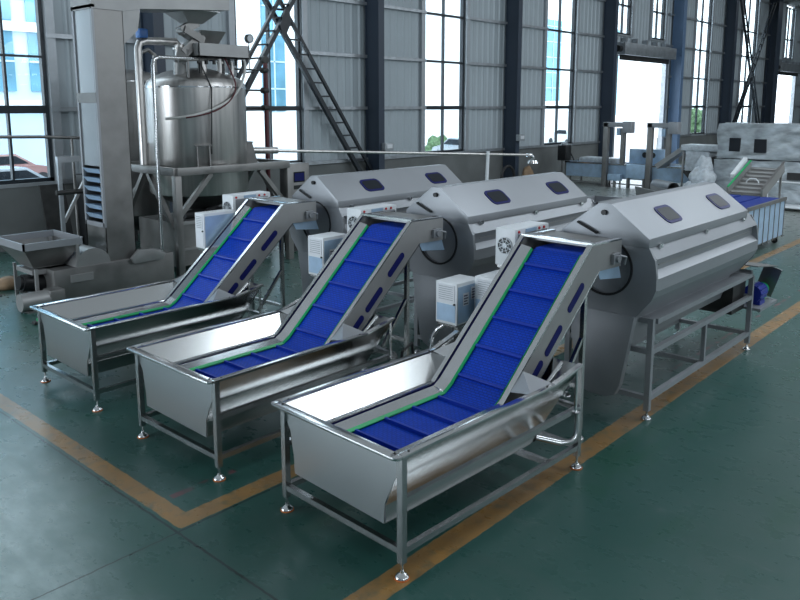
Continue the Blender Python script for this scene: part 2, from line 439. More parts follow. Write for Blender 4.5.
# roller doors, standing open
for n, (a, b) in zip((1, 2), DOOR):
    d = thing('door_%d' % n, None, None, (a, W, 0)); struct(d)
    w_ = b - a
    j = MB(); j.box((-.15, -.15, 0), (.12, .1, DTOP)); j.box((w_ - .12, -.15, 0), (w_ + .15, .1, DTOP)); j.build('door_frame', 'galv', d)
    bx = MB().box((-.1, -.62, DTOP + .02), (w_ + .1, -.05, DTOP + .62)).build('shutter_box', 'galv', d, bevel=.03)
    MB().box((.1, -.3, DTOP - .22), (w_ - .1, -.22, DTOP + .05)).build('shutter_edge', 'steel_dark', d)
    MB().cyl((-.1, -.35, DTOP + .3), (-.4, -.35, DTOP + .3), .16).build('shutter_motor', 'black', d)
    lk = MB()
    for k in range(5): lk.box((.6 + k * 1.2, -.3, DTOP + .62), (.75 + k * 1.2, -.05, DTOP + .9))
    lk.build('bracket', 'galv', d)
# columns
for x0, x1 in ((10.21, 10.5), (18.23, 18.5), (26.3, 26.56), (34.53, 34.8), (42.62, 42.97), (50.65, 51.07), (59.14, 60.09), (69, 69.4)):
    c = MB(); y0 = W - .72; xm = (x0 + x1) / 2
    c.box((x0, y0, .0), (x1, y0 + .03, 10.8)); c.box((x0, W - .14, 0), (x1, W - .11, 10.8)); c.box((xm - .09, y0 + .03, 0), (xm + .09, W - .14, 10.8))
    c.box((x0 - .06, y0 - .06, 0), (x1 + .06, W - .1, .04))
    o = c.build('column', 'navy' if abs(x0 - 42.62) > .1 else 'bluecol'); struct(o)
# lattice wind braces
def lattice(p, q, off, n):
    m = MB(); p = Vector(p); q = Vector(q); o_ = Vector(off)
    m.beam(p, q, .13, .13); m.beam(p + o_, q + o_, .09, .09)
    for k in range(n):
        a = p.lerp(q, (k + .5) / n); m.beam(a, a + o_, .05, .05)
    return struct(m.build('lattice_brace', 'frame'))
Yb = W - .45
lattice((11.9, Yb + .1, 9.1), (17.86, Yb + .1, .9), (.55, 0, .0), 20)
lattice((16.7, Yb - .12, 9.1), (11.4, Yb - .12, 1.3), (-.5, 0, -.05), 20)
lattice((52.2, Yb + .1, 10.4), (57.4, Yb + .1, 1.9), (.6, 0, .0), 20)
lattice((58.8, Yb - .12, 10.4), (51.6, Yb - .12, 1.2), (-.5, 0, -.05), 20)
struct(MB().sheet([(14.22, Yb - .2, 5.55), (14.36, Yb - .2, 5.15), (14.62, Yb - .2, 5.6), (14.58, Yb - .2, 6.1), (14.44, Yb - .2, 6.0)], .03).build('gusset_plate', 'frame'))
# service boxes on columns
for (x, y, z), l in (((18.55, W - .80, 1.93), 'small pale socket box on the dark column behind the farthest washer'),
                     ((26.5, W - .80, 1.98), 'small pale socket box on the column left of the pump by the wall')):
    t = thing('socket_box', l, 'electrical box', (x, y, z))
    MB().box((-.2, -.1, -.13), (.2, .08, .13)).build('housing', 'frame_w', t, bevel=.02)
    MB().box((-.13, -.115, -.05), (.13, -.1, .08)).build('cover', 'paper', t)

# ------------------------------------------------------------------ outside
struct(MB().box((-60, W + .3, -.35), (260, 140, -.15)).build('ground_outside', 'yard'))
def building(name, label, x0, x1, y, h, strips, mat_='facade', bands=()):
    t = thing(name, label, 'building', ((x0 + x1) / 2, y, -.15)); xm = (x0 + x1) / 2
    MB().box((x0 - xm, 0, 0), (x1 - xm, 14, h)).build('wall', mat_, t)
    for a, b, z0, z1 in strips:
        MB().box((a - xm, -.12, z0), (b - xm, .02, z1)).build('glazing', 'bglass', t)
        m = MB()
        z = z0 + 1.6
        while z < z1 - .3: m.box((a - xm, -.18, z - .05), (b - xm, -.1, z + .05)); z += 1.9
        m.box(((a + b) / 2 - xm - .05, -.18, z0), ((a + b) / 2 - xm + .05, -.1, z1)); m.build('glazing_bar', 'facade2', t)
    m = MB()
    for z in bands: m.box((x0 - xm, -.3, z), (x1 - xm, .02, z + .5))
    if bands: m.build('ledge', 'facade', t)
    MB().box((x0 - xm - .2, -.2, h), (x1 - xm + .2, 14.2, h + .5)).build('parapet', 'facade', t)
building('office_building', 'pale blue glazed building outside the left window with white ledges', 0, 28, 44, 16,
         [(1 + k * 3.4, 3.6 + k * 3.4, 4.2, 15) for k in range(7)], 'facade2', (3.2, 7.4, 11.6))
building('factory_building', 'white building with tall blue glass strips outside the middle windows', 31, 66, 44, 17,
         [(39.2, 43.5, .5, 15), (57.5, 60.5, 2, 13), (34, 36, 3, 11)])
building('warehouse', 'white block with blue glass strips outside the right windows', 74, 150, 52, 18,
         [(84, 88, 4, 14), (101, 104, 2, 14), (128, 132, 2, 14)])
def car(label, paint, loc, rz):
    t = thing('parked_car', label, 'car', loc, rz)
    body = [(-2.2, .35), (-2.25, .75), (-1.9, .95), (-1.3, 1.0), (1.2, .98), (2.1, .80), (2.25, .55), (2.2, .3)]
    MB().prism(body, 'Y', -.85, .85).build('body', paint, t, bevel=.06)
    MB().add(*cabin()).build('cabin', paint, t, bevel=.05)
    gl = MB()
    for s in (-1, 1): gl.sheet([(-1.15, s * .765, 1.05), (.85, s * .765, 1.05), (.35, s * .675, 1.38), (-.85, s * .675, 1.38)], .02, (0, s, 0))
    gl.build('side_window', 'pane_dark', t)
    for x in (-1.35, 1.35):
        for s in (-1, 1): MB().cyl((x, s * .68, .33), (x, s * .88, .33), .33).build('wheel', 'rubber', t)
def cabin():
    b = [(-1.5, -.8, .95), (1.2, -.8, .95), (1.2, .8, .95), (-1.5, .8, .95), (-.95, -.66, 1.46), (.4, -.66, 1.46), (.4, .66, 1.46), (-.95, .66, 1.46)]
    return b, [(3, 2, 1, 0), (4, 5, 6, 7), (0, 1, 5, 4), (1, 2, 6, 5), (2, 3, 7, 6), (3, 0, 4, 7)]
car('silver parked car outside the left window', 'cars', (9.6, 26, -.15), R(8))
car('dull maroon parked car beyond the silver one outside the left window', 'carr', (12.2, 33.5, -.15), R(4))
car('white parked car outside the left window, behind the elevator', 'carw', (15.4, 28, -.15), R(15))
car('dark silver parked car seen through the window right of the lattice brace', 'cars', (37.6, 29, -.15), R(70))
car('white parked car seen through the window before the first roller door', 'carw', (57.5, 33, -.15), R(60))
for i, (x, y, s) in enumerate(((40.2, 33, .8), (92, 36, 1.8))):
    b = bmesh.new(); bmesh.ops.create_icosphere(b, subdivisions=4, radius=s)
    for v in b.verts: v.co *= 1 + .25 * (math.sin(v.co.x * 5 + i) * math.sin(v.co.y * 6) * math.cos(v.co.z * 5)) + random.uniform(-.08, .08)
    me = bpy.data.meshes.new('shrub'); b.to_mesh(me); b.free(); me.materials.append(M['leaf'])
    o = bpy.data.objects.new('shrub', me); COL.objects.link(o); o.location = (x, y, s * .7 - .2)
    tag(o, ('round green shrub outside the window above the middle washer', 'round green shrub outside the narrow window right of the roller door')[i], 'shrub')

# ------------------------------------------------------------------ feeding conveyors with their tubs
def foot(parent, u, v, z, orange=False):
    f = MB(); f.cyl((u, v, .03), (u, v, z), .011, n=10)
    f.lathe([(.052, .002), (.052, .014), (.045, .024), (.018, .045), (.016, .06)], (u, v, 0), 20)
    o = f.build('foot', 'steel_bright', parent)
    if orange: MB().lathe([(.056, 0), (.056, .010)], (u, v, 0), 20).build('foot_pad', 'orange', o)
    return o
def belt_path():
    a = 41.4; Rr = .32; tl = Rr * math.tan(R(a / 2)); pts = [(.14, .70), (1.50 - tl, .70)]
    s = math.tan(R(a)); c = (1.50 - tl, .70 + Rr)
    for i in range(1, 9):
        t = R(-90 + a * i / 8); pts.append((c[0] + Rr * math.cos(t), c[1] + Rr * math.sin(t)))
    u0, z0 = pts[-1]; L = (2.80 - u0); pts.append((u0 + L, z0 + L * s)); u1, z1 = pts[-1]
    for i in range(1, 6):
        t = R(90 + a - a * i / 5); pts.append((u1 + .14 * math.sin(R(a)) + .14 * math.cos(t), z1 - .14 * math.cos(R(a)) + .14 * math.sin(t)))
    pts.append((3.28, pts[-1][1])); zc = pts[-1][1]
    for i in range(1, 9):
        t = R(90 - 180 * i / 8); pts.append((3.28 + .07 * math.cos(t), zc - .07 + .07 * math.sin(t)))
    pts += [(3.05, zc - .15), (1.53, .64), (.14, .64)]
    return pts
PATH = belt_path()
NTOP = 11            # indices of the carrying run
def along(d):
    acc = 0
    for i in range(len(PATH) - 1):
        (a, b), (c, e) = PATH[i], PATH[i + 1]; l = math.hypot(c - a, e - b)
        if acc + l >= d: t = (d - acc) / l; return (a + (c - a) * t, b + (e - b) * t), ((c - a) / l, (e - b) / l)
        acc += l
def make_feeder():
    t = thing('feeding_conveyor', '', 'conveyor')
    V = lambda z: -.015 + (.925 - z) * .40
    VF = lambda z: 1.36 - (.925 - z) * .40
    ZT, ZC, ZB, WL = .925, .49, .355, 1.32          # rim, crease, bottom, leg spacing
    s = MB(); th = .006
    for fn, sg in ((V, 1), (VF, -1)):
        up = [(0.0, ZT), (1.86, ZT), (2.25, 1.01), (1.98, ZC), (0, ZC)]
        s.sheet([(u, fn(z), z) for u, z in up], th, (0, sg, .3))
        lo = [(0, ZC), (1.98, ZC), (1.80, ZB), (0, ZB)]
        s.sheet([(u, fn(ZC), z) for u, z in lo], th, (0, sg, 0))
    s.sheet([(0, V(ZC), ZB), (0, VF(ZC), ZB), (1.80, VF(ZC), ZB), (1.80, V(ZC), ZB)], th, (0, 0, 1))
    s.sheet([(1.80, V(ZC), ZB), (1.80, VF(ZC), ZB), (1.98, VF(ZC), ZC), (1.98, V(ZC), ZC)], th, (-1, 0, 1))
    s.sheet([(1.98, V(ZC), ZC), (1.98, VF(ZC), ZC), (2.25, VF(1.01), 1.01), (2.25, V(1.01), 1.01)], th, (-1, 0, 1))
    s.build('tub', 'steel_tub', t, smooth=False)
    e = MB(); e.prism([(V(.9), ZT), (VF(.9), ZT), (VF(.88), .86), (1.245, .72), (1.205, ZC), (1.20, ZB + .01), (.175, ZB - .01), (.165, ZC + .02), (.075, .70), (V(.86), .84)], 'X', -.004, .003)
    e.build('end_panel', 'panel', t, smooth=False)
    # sloping side of the basin and the closing plates
    MB().sheet([(.02, 1.345, .915), (1.80, 1.345, .915), (1.80, 1.075, .66), (.02, 1.075, .66)], .006, (0, -1, 1)).build('basin_slope', 'basin', t, smooth=False)
    b = MB(); b.sheet([(1.80, 1.345, .92), (1.80, 1.07, .92), (1.80, 1.07, .55), (1.80, 1.18, .55)], .006, (-1, 0, 0)); b.build('closing_plate', 'steel_bright', t, smooth=False)
    b = MB(); b.sheet([(1.80, 1.32, .93), (1.90, 1.32, .93), (2.0, 1.075, 1.08), (1.80, 1.07, .90)], .006, (-.3, 0, 1)); b.build('corner_gusset', 'steel_bright', t, smooth=False)
    g = MB(); g.sheet([(1.52, -.01, .932), (1.86, -.01, .932), (1.78, .252, 1.0), (1.60, .252, .86)], .006, (-.3, -.2, 1)); g.build('gusset', 'steel_satin', t, smooth=False)
    # rolled rim
    r = MB()
    r.beam((-.04, -.015, ZT + .005), (1.86, -.015, ZT + .005), .06, .024); r.beam((-.06, -.0, ZT + .005), (-.06, 1.35, ZT + .005), .085, .024, (0, 0, 1)); r.beam((-.04, 1.365, ZT + .005), (1.86, 1.365, ZT + .005), .06, .024)
    r.cyl((-.055, .002, ZT - .007), (-.055, .002, ZT + .017), .047, n=20); r.cyl((-.055, 1.348, ZT - .007), (-.055, 1.348, ZT + .017), .047, n=20)
    r.build('rim', 'steel_bright', t, bevel=.006)
    for a, c in ((-.015, -.043), (1.365, 1.393)): MB().beam((1.86, a, ZT + .005), (2.25, c, 1.02), .05, .02).build('raised_rim', 'steel_bright', t)
    bo = MB()
    for u, v in ((.0, .03), (.09, -.015), (.0, 1.29), (.09, 1.335), (1.80, -.015), (1.80, 1.335)): bo.cyl((u - .04, v, ZT + .016), (u - .04, v, ZT + .023), .009, n=8)
    bo.build('bolt', 'steel_dark', t)
    # frame
    UE = 2.31
    for u, v, h in ((.0, .0, .91), (.0, WL, .91), (UE, .0, .59), (UE, WL, .59)):
        lg = MB().beam((u, v, .12), (u, v, h), .05, .05, (1, 0, 0)).build('leg', 'steel_bar', t)
        foot(lg, u, v, .13, True)
    for p, q in (((.0, .0, .21), (UE, .0, .21)), ((.0, WL, .21), (UE, WL, .21)), ((.0, .0, .21), (.0, WL, .21)), ((UE, .0, .21), (UE, WL, .21)),
                 ((.0, .0, .585), (UE, .0, .585)), ((.0, WL, .585), (UE, WL, .585)), ((1.85, .0, .21), (1.85, WL, .21)), ((UE, .0, .585), (UE, WL, .585))):
        MB().beam(p, q, .045, .045).build('rail', 'steel_bar', t)
    for v in (-.02, WL + .02): MB().tube([(2.22, v, .585), (2.22, v, 1.0)], .016, 10).build('end_post', 'steel_bright', t)
    dp = MB().tube([(1.78, .35, .42), (1.92, .22, .36)] + [(2.06, .02, .32), (2.14, -.03, .32)] + [(2.19, -.045, .35), (2.22, -.045, .42), (2.22, -.045, .58)], .026, 12).build('drain_pipe', 'steel_bright', t)
    vv = MB(); vv.cyl((1.83, .29, .40), (1.93, .21, .36), .045, n=16); vv.tube([(1.88, .25, .42), (1.88, .25, .48), (1.96, .15, .49)], .012, 8); vv.build('drain_valve', 'black', dp)
    # conveyor side plates
    near = [(.10, .765), (1.50, .765), (2.87, 1.972), (3.45, 1.962), (3.45, 1.69), (3.02, 1.70), (1.76, .61), (.10, .61)]
    np_ = MB().prism(near, 'Y', .252, .262).build('side_plate', 'steel_matt', t, smooth=False)
    for u, z in ((2.61, 1.512), (2.25, 1.174), (1.95, .91)):
        d = Vector((math.cos(R(41.5)), 0, math.sin(R(41.5)))); n_ = Vector((-d.z, 0, d.x))
        pts = [Vector((u, .247, z)) + d * a + n_ * b for a, b in rrect(.34, .075, .036)]
        MB().sheet(pts, .006, (0, 1, 0)).build('slot', 'dblue', np_, smooth=False)
    MB().prism(near, 'Y', 1.055, 1.065).build('side_plate', 'steel_matt', t, smooth=False)
    for v in (.273, 1.055):
        fl = MB()
        fl.beam((.10, v, .77), (1.50, v, .77), .045, .016); fl.beam((1.495, v, .765), (2.875, v, 1.978), .045, .016); fl.beam((2.865, v, 1.976), (3.45, v, 1.967), .045, .016)
        fl.build('edge_flange', 'steel_bright', t)
        MB().beam((1.78, v - .005, .63), (3.02, v - .005, 1.70), .04, .014).build('lower_flange', 'steel_bright', t)
    # guide strips and green wear edge on the far side (and the near one)
    def run(v0, z0, v1, z1, th_, name, m):
        q = MB(); pr = [PATH[0], (1.47, .70)] + [(1.56, .753), PATH[10]]
        for i in range(len(pr) - 1):
            (a, b), (c, e) = pr[i], pr[i + 1]
            q.sheet([(a, v0, b + z0), (c, v0, e + z0), (c, v1, e + z1), (a, v1, b + z1)], th_, (-.4, -.2, 1))
        return q.build(name, m, t, smooth=False)
    run(.894, .03, 1.015, .05, .008, 'guide_strip', 'steel_bright')
    run(.876, .010, .896, .030, .010, 'wear_edge', 'green')
    run(.320, .008, .338, .03, .012, 'wear_edge', 'green')
    run(1.017, .035, 1.050, .045, .008, 'chain_gap', 'dblue')
    run(.262, .045, .322, .035, .008, 'guide_strip', 'steel_bright')
    # belt
    m = MB(); d = 0
    for i in range(len(PATH) - 1):
        (a, b), (c, e) = PATH[i], PATH[i + 1]; l = math.hypot(c - a, e - b)
        m.add([(a, .33, b), (a, .88, b), (c, .88, e), (c, .33, e)], [(0, 1, 2, 3)], [[(0, d), (.55, d), (.55, d + l), (0, d + l)]]); d += l
    m.build('belt', 'belt', t, ang=50)
    for k in range(9):
        (u, z), (du, dz) = along(.22 + k * .335)
        nu, nz = -dz, du
        q = [(u - du * .012, .345, z - dz * .012), (u + du * .012, .345, z + dz * .012), (u + du * .012, .865, z + dz * .012), (u - du * .012, .865, z - dz * .012)]
        MB().sheet(q, .03, (nu, 0, nz)).build('belt_flight', 'flight', t, smooth=False)
    # head
    h = MB(); h.beam((2.89, .252, 1.985), (2.89, 1.065, 1.985), .05, .022); h.build('head_crossbar', 'steel_bright', t)
    MB().sheet([(3.08, .27, 1.955), (3.45, .27, 1.95), (3.45, 1.055, 1.95), (3.08, 1.055, 1.955)], .008, (0, 0, 1)).build('head_cover', 'steel_dull', t, smooth=False)
    hs = MB(); hs.box((2.98, .30, 1.93), (3.05, 1.04, 1.955)); hs.cyl((3.0, .35, 1.975), (3.0, 1.0, 1.975), .018, n=10); hs.build('scraper_bar', 'steel_satin', t)
    MB().cyl((3.28, .25, 1.80), (3.28, 1.06, 1.80), .055).build('head_roller', 'steel_dull', t)
    be = MB(); be.box((3.24, .215, 1.74), (3.38, .252, 1.84)); be.cyl((3.31, .19, 1.79), (3.31, .25, 1.79), .038, n=16); be.tube([(3.34, .21, 1.82), (3.40, .17, 1.80), (3.41, .19, 1.72)], .012, 8); be.build('bearing', 'steel_satin', t)
    gm = MB(); gm.cyl((3.24, 1.07, 1.80), (3.24, 1.28, 1.80), .075); gm.box((3.14, 1.07, 1.71), (3.34, 1.15, 1.88)); gm.build('drive_motor', 'motorblue', t)
    ch = MB(); ch.sheet([(3.00, .29, 1.70), (3.45, .29, 1.60), (3.45, 1.03, 1.60), (3.00, 1.03, 1.70)], .006, (0, 0, 1)); ch.sheet([(3.04, .28, 1.70), (3.46, .28, 1.70), (3.52, .28, 1.55), (3.10, .28, 1.60)], .006, (0, 1, 0)); ch.sheet([(3.00, .29, 1.70), (3.00, 1.03, 1.70), (2.84, 1.03, 1.52), (2.84, .29, 1.52)], .006, (-1, 0, 1))
    ch.build('discharge_chute', 'film', t, smooth=False)
    # struts that carry the head
    for v in (.31, 1.01):
        st = MB().beam((2.86, v, .1), (2.86, v, 1.52), .045, .045, (1, 0, 0)).build('strut', 'steel', t); foot(st, 2.86, v, .11)
        MB().beam((2.44, v, .57), (2.84, v, 1.05), .035, .035).build('strut_brace', 'steel', t)
    MB().beam((2.86, .32, .55), (2.86, 1.03, .55), .04, .04).build('strut_tie', 'steel', t)
    hd = MB().tube([(1.72, .14, .70), (2.10, .06, 1.05)], .022, 12); hd.build('overflow_pipe', 'steel_bright', t)
    return t
f0 = make_feeder()
f0['label'] = 'steel tub with blue belt conveyor nearest the camera, standing by the yellow line'
f0.location = (3.64, 3.285, 0); f0.rotation_euler = (0, 0, R(-2.0)); f0['group'] = 'tub feeding conveyors'
for lab, x, y, rz in (('middle steel tub with blue belt conveyor, between the nearest tub and the farthest tub', 3.61, 5.455, 0),
                      ('farthest steel tub with blue belt conveyor, in front of the bucket elevator', 3.62, 7.76, 0)):
    c = copy_tree(f0); c.location = (x, y, 0); c.rotation_euler = (0, 0, rz); c['label'] = lab

# ------------------------------------------------------------------ hooded drum washers
def make_washer():
    t = thing('drum_washer', '', 'washing machine'); LEN = 3.22
    half = [(.46, 1.95), (.565, 1.80), (.515, 1.79), (.515, 1.665), (.59, 1.60), (.59, 1.47), (.545, 1.38), (.365, 1.14)]
    prof = [(-a, b) for a, b in half] + [(a, b) for a, b in reversed(half)]
    MB().prism(prof, 'X', .03, LEN).build('body_shell', 'steel_satin', t, smooth=False)
    # dashed line of rivets along the recess
    for s in (-1, 1): MB().box((.2, s * .517 - .005, 1.712), (3.1, s * .517 + .005, 1.724)).build('seam', 'steel_matt', t)
    out = [(-.49, 1.93), (-.565, 1.79), (-.59, 1.62), (-.59, 1.48), (-.55, 1.37), (-.37, 1.14), (.37, 1.14), (.55, 1.37), (.59, 1.48), (.59, 1.62), (.565, 1.79), (.49, 1.93)]
    ep = MB(); plate_hole(ep, out, (-.02, 1.66), .30, -.012, .03); pl = ep.build('end_plate', 'steel_satin', t, smooth=False)
    ri = MB(); ri.lathe([(.292, -.022), (.316, -.022), (.316, -.008), (.292, -.008), (.292, -.022)], (0, -.02, 1.66), 48, 'X'); ri.build('opening_rim', 'rubber', pl)
    # fresh hollow mouth of the drum behind the opening
    dr = MB(); dr.lathe([(.298, .025), (.298, -.005), (.29, -.005), (.29, .025), (.001, .029)], (0, -.02, 1.66), 48, 'X'); dr.build('drum_mouth', 'steel_satin', t)
    MB().prism([(-y, z) for y, z in out], 'X', LEN, LEN + .03).build('end_plate', 'steel_satin', t, smooth=False)
    # hood
    hp = [(-.50, 1.915), (-.50, 2.01), (-.07, 2.34), (.07, 2.34), (.50, 2.01), (.50, 1.915)]
    ho = MB().prism(hp, 'X', -.02, 3.03).build('hood', 'steel_satin', t, bevel=.008)
    n_ = Vector((0, -.33, .43)).normalized(); dv = Vector((0, .43, .33)).normalized()
    for uc in (.90, 2.47):
        c = Vector((uc, -.305, 2.160))
        def ring(w_, h_, r_, z0, th):
            return [c + Vector((1, 0, 0)) * a + dv * b + n_ * z0 for a, b in rrect(w_, h_, r_, 6)]
        fr = MB().sheet(ring(.42, .26, .08, .0, 0), .010, n_).build('window_frame', 'dblue', ho, smooth=False)
        MB().sheet(ring(.35, .19, .055, .010, 0), .003, n_).build('window_pane', 'pane_dark', fr, smooth=False)
    MB().cyl((-.02, 0, 2.245), (-.055, 0, 2.245), .028, n=16).build('knob', 'black', ho)
    hd = MB().tube([(-.03, .29, 2.115), (-.05, .29, 2.115), (-.055, .27, 2.107), (-.055, .10, 2.035), (-.05, .07, 2.02), (-.03, .07, 2.02)], .014, 8); hd.build('handle', 'black', ho)
    for u in (.25, 1.55, 2.85):
        sl = MB(); sl.box((u - .04, -.52, 1.89), (u + .04, -.50, 1.935)); sl.cyl((u, -.525, 1.905), (u, -.50, 1.905), .014, n=10)
        sl.build('latch', 'steel_bright', ho)
    # trough under the drum and the front apron
    tr = MB().prism([(-.37, 1.16), (-.26, .80), (-.18, .74), (.18, .74), (.26, .80), (.37, 1.16)], 'X', .06, 2.95).build('trough', 'steel_satin', t, smooth=False)
    ap = MB().prism([(-.385, 1.17), (-.255, .38), (-.20, .26), (-.10, .22), (.10, .22), (.20, .26), (.255, .38), (.385, 1.17)], 'X', -.03, .06).build('apron', 'steel_satin', t, bevel=.006)
    bx = MB().box((.32, .05, .30), (.62, .35, .56)).build('pump_box', 'steel_satin', t, bevel=.01)
    # frame
    for u, v, h in ((.19, -.48, 1.13), (.19, .48, 1.13), (3.48, -.48, 1.06), (3.48, .48, 1.06)):
        l = MB().beam((u, v, .10), (u, v, h), .06, .06, (1, 0, 0)).build('leg', 'steel_satin', t); foot(l, u, v, .11)
    for v in (-.48, .48):
        for z in (.24, .76): MB().beam((.19, v, z), (3.48, v, z), .055, .055).build('rail', 'steel_satin', t)
        MB().beam((1.78, v, .26), (1.78, v, .74), .05, .05, (1, 0, 0)).build('mid_post', 'steel_satin', t)
    for u in (.19, 3.48):
        for z in (.24, .76, 1.10): MB().beam((u, -.48, z), (u, .48, z), .055, .055).build('cross_rail', 'steel_satin', t)
    MB().beam((1.78, -.48, .24), (1.78, .48, .24), .05, .05).build('cross_rail', 'steel_satin', t)
    for v in (-.40, .40): MB().box((.27, v - .12, 1.06), (3.4, v + .12, 1.115)).build('bed_rail', 'steel_satin', t)
    # outlet end
    o1 = MB().sheet([(3.30, -.60, 1.22), (4.22, -.60, 1.09), (4.22, -.15, 1.09), (3.30, -.15, 1.22)], .012, (.1, 0, 1)); o1.sheet([(3.30, -.15, 1.22), (4.22, -.15, 1.09), (4.22, -.15, 1.17), (3.30, -.15, 1.32)], .01, (0, 1, 0)); o1.build('outlet_chute', 'steel_dull', t, smooth=False)
    MB().box((3.0, -.40, .58), (3.5, .40, 1.04)).build('outlet_box', 'steel_dark', t)
    sh = MB().box((3.50, -.60, .57), (4.25, .1, .60)); sh.beam((3.48, -.6, .585), (4.25, -.6, .585), .04, .04); sh.beam((4.23, -.62, .585), (4.23, .1, .585), .04, .04); sh.build('motor_shelf', 'steel_satin', t)
    my, mz = -.44, .76
    mo = MB().cyl((3.68, my, mz), (3.98, my, mz), .12); mo.cyl((3.98, my, mz), (4.06, my, mz), .10)
    for k in range(12):
        a = R(30 * k); mo.box((3.70, my + .12 * math.cos(a) - .01, mz + .12 * math.sin(a) - .01), (3.96, my + .12 * math.cos(a) + .01, mz + .12 * math.sin(a) + .01))
    mo.box((3.72, my - .1, .60), (3.94, my + .1, .66)); mo.build('drive_motor', 'motorblue', t)
    gb = MB(); gb.cyl((4.06, my, mz), (4.16, my, mz), .085); gb.box((4.02, my - .05, .60), (4.14, my + .05, mz)); gb.build('gearbox', 'green', t)
    MB().beam((4.20, -.55, 1.08), (4.24, -.42, .66), .24, .012, (1, 0, 0)).build('motor_guard', 'steel_dull', t)
    return t
w0 = make_washer(); w0.scale = (.955, 1, .98); w0['group'] = 'drum washers with hoods'
w0['label'] = 'hooded grey drum washer nearest the camera, its frame along the yellow line'; w0.location = (7.25, 3.685, 0)
for lab, x, y in (('hooded grey drum washer in the middle, fed by the second tub conveyor', 7.28, 5.98), ('hooded grey drum washer farthest back, nearest the corrugated wall', 7.25, 8.23)):
    c = copy_tree(w0); c.location = (x, y, 0); c['label'] = lab
DEF_S = .975

# ------------------------------------------------------------------ control cabinets between the lines
def fan(mb_parent, c, r, s=1):
    # louvred round fan guard on a face looking towards -X
    g = MB(); g.lathe([(r, 0), (r, -.012), (r * .93, -.012), (r * .93, 0)], c, 28, 'X'); g.lathe([(r * .35, -.004), (r * .35, -.014), (.001, -.014)], c, 20, 'X')
    for k in range(8):
        a = R(22.5 + 45 * k); g.beam((c[0] - .008, c[1] + r * .3 * math.cos(a), c[2] + r * .3 * math.sin(a)), (c[0] - .008, c[1] + r * .96 * math.cos(a), c[2] + r * .96 * math.sin(a)), .012, .012)
    g.lathe([(r * .68, -.004), (r * .68, -.014), (r * .62, -.014), (r * .62, -.004)], c, 28, 'X')
    o = g.build('fan_guard', 'frame_w', mb_parent)
    d = MB().lathe([(r * .95, -.001), (r * .95, -.003), (.001, -.003)], c, 28, 'X').build('fan_opening', 'black', mb_parent)
def stand(t, sx, sy, zt):
    s = MB(); s.beam((sx / 2, sy / 2, 0.02), (sx / 2, sy / 2, zt), .06, .06, (1, 0, 0)); s.build('stand_post', 'steel', t)
    MB().box((sx / 2 - .16, sy / 2 - .14, 0), (sx / 2 + .16, sy / 2 + .14, .02)).build('base_plate', 'steel', t)
    MB().box((.02, .02, zt - .03), (sx - .02, sy - .02, zt)).build('bracket', 'steel', t)
def fan_cabinet(label, loc, sx=.70, sy=.27, sz=.43, face='white'):
    x, y, z = loc; t = thing('fan_cabinet', label, 'control cabinet', (x, y, 0), 0, 'fan cabinets beside the washers')
    h = MB().box((0, 0, z), (sx, sy, z + sz)).build('housing', face, t, bevel=.02)
    fan(t, (-.002, sy / 2, z + sz * .55), min(.095, sy * .36))
    MB().box((.05, -.006, z + .05), (sx - .05, .0, z + sz - .06)).build('side_panel', 'steel_satin', t)
    for u in (.06, sx - .22, sx - .12): MB().cyl((u, -.012, z + sz - .035), (u, .0, z + sz - .035), .016, n=12).build('button', 'red_btn', t)
    MB().box((.2, -.008, z + sz - .055), (.42, -.001, z + sz - .015)).build('label_strip', 'film', t)
    stand(t, sx, sy, z); return t
fan_cabinet('white fan cabinet between the nearest and middle washers, its round grille facing the tubs', (6.81, 4.5, 1.597))
fan_cabinet('white fan cabinet between the middle and farthest washers, above the middle conveyor', (6.81, 6.86, 1.598))
fan_cabinet('white fan cabinet behind the farthest belt conveyor, below the steel tank', (6.41, 9.06, 1.639))
def control_box(label, loc, sx=.42, sy=.29, sz=.50, front='paper', lower='film', notes=True):
    x, y, z = loc; t = thing('control_box', label, 'control cabinet', (x, y, 0), 0, 'control boxes on posts between the lines')
    MB().box((0, 0, z), (sx, sy, z + sz)).build('housing', 'white', t, bevel=.008)
    MB().box((.02, -.005, z + .02), (sx - .02, 0, z + sz - .04)).build('door', 'film', t)
    MB().box((-.006, .02, z + .03), (0, sy - .02, z + sz * .48)).build('lower_panel', lower, t)
    lv = MB(); lv.box((-.008, .03, z + sz * .55), (0, sy - .03, z + sz * .95)); o = lv.build('louvre_panel', front, t)
    ls = MB()
    for k in range(7): ls.box((-.011, .05, z + sz * (.59 + .05 * k)), (-.008, sy - .05, z + sz * (.59 + .05 * k) + .008))
    ls.build('louvre', 'frame_w', o)
    if notes:
        nt = MB()
        for i, (a, b) in enumerate(((.10, .20), (.24, .36))):
            nt.box((a, -.009, z + .20 + .05 * i), (b, -.005, z + .34 + .05 * i))
        p = nt.build('paper_label', 'paper', t)
        k_ = MB()
        for i, (a, b) in enumerate(((.10, .20), (.24, .36))):
            for j in range(4): k_.box((a + .012, -.011, z + .215 + .05 * i + .03 * j), (b - .015 - .012 * (j % 2), -.009, z + .228 + .05 * i + .03 * j))
        k_.build('print_line', 'ink', p)
    lt = MB().cyl((-.015, .02 + .01, z + sz * .5), (0, .03, z + sz * .5), .012, n=10); lt.build('lock', 'black', t)
    stand(t, sx, sy, z); return t
control_box('pale blue filmed control box left of the fan cabinet behind the nearest belt conveyor', (6.08, 4.72, 1.045), sz=.46)
control_box('pale blue filmed control box touching the nearest belt conveyor, right of its twin', (6.32, 4.42, 1.084), sz=.48, sy=.26)
control_box('white control box on a post behind the middle belt conveyor', (6.12, 6.82, 1.244))
control_box('white control box with torn blue film behind the farthest belt conveyor', (5.79, 8.87, 1.383), sx=.55, sy=.22, lower='paper', notes=False)

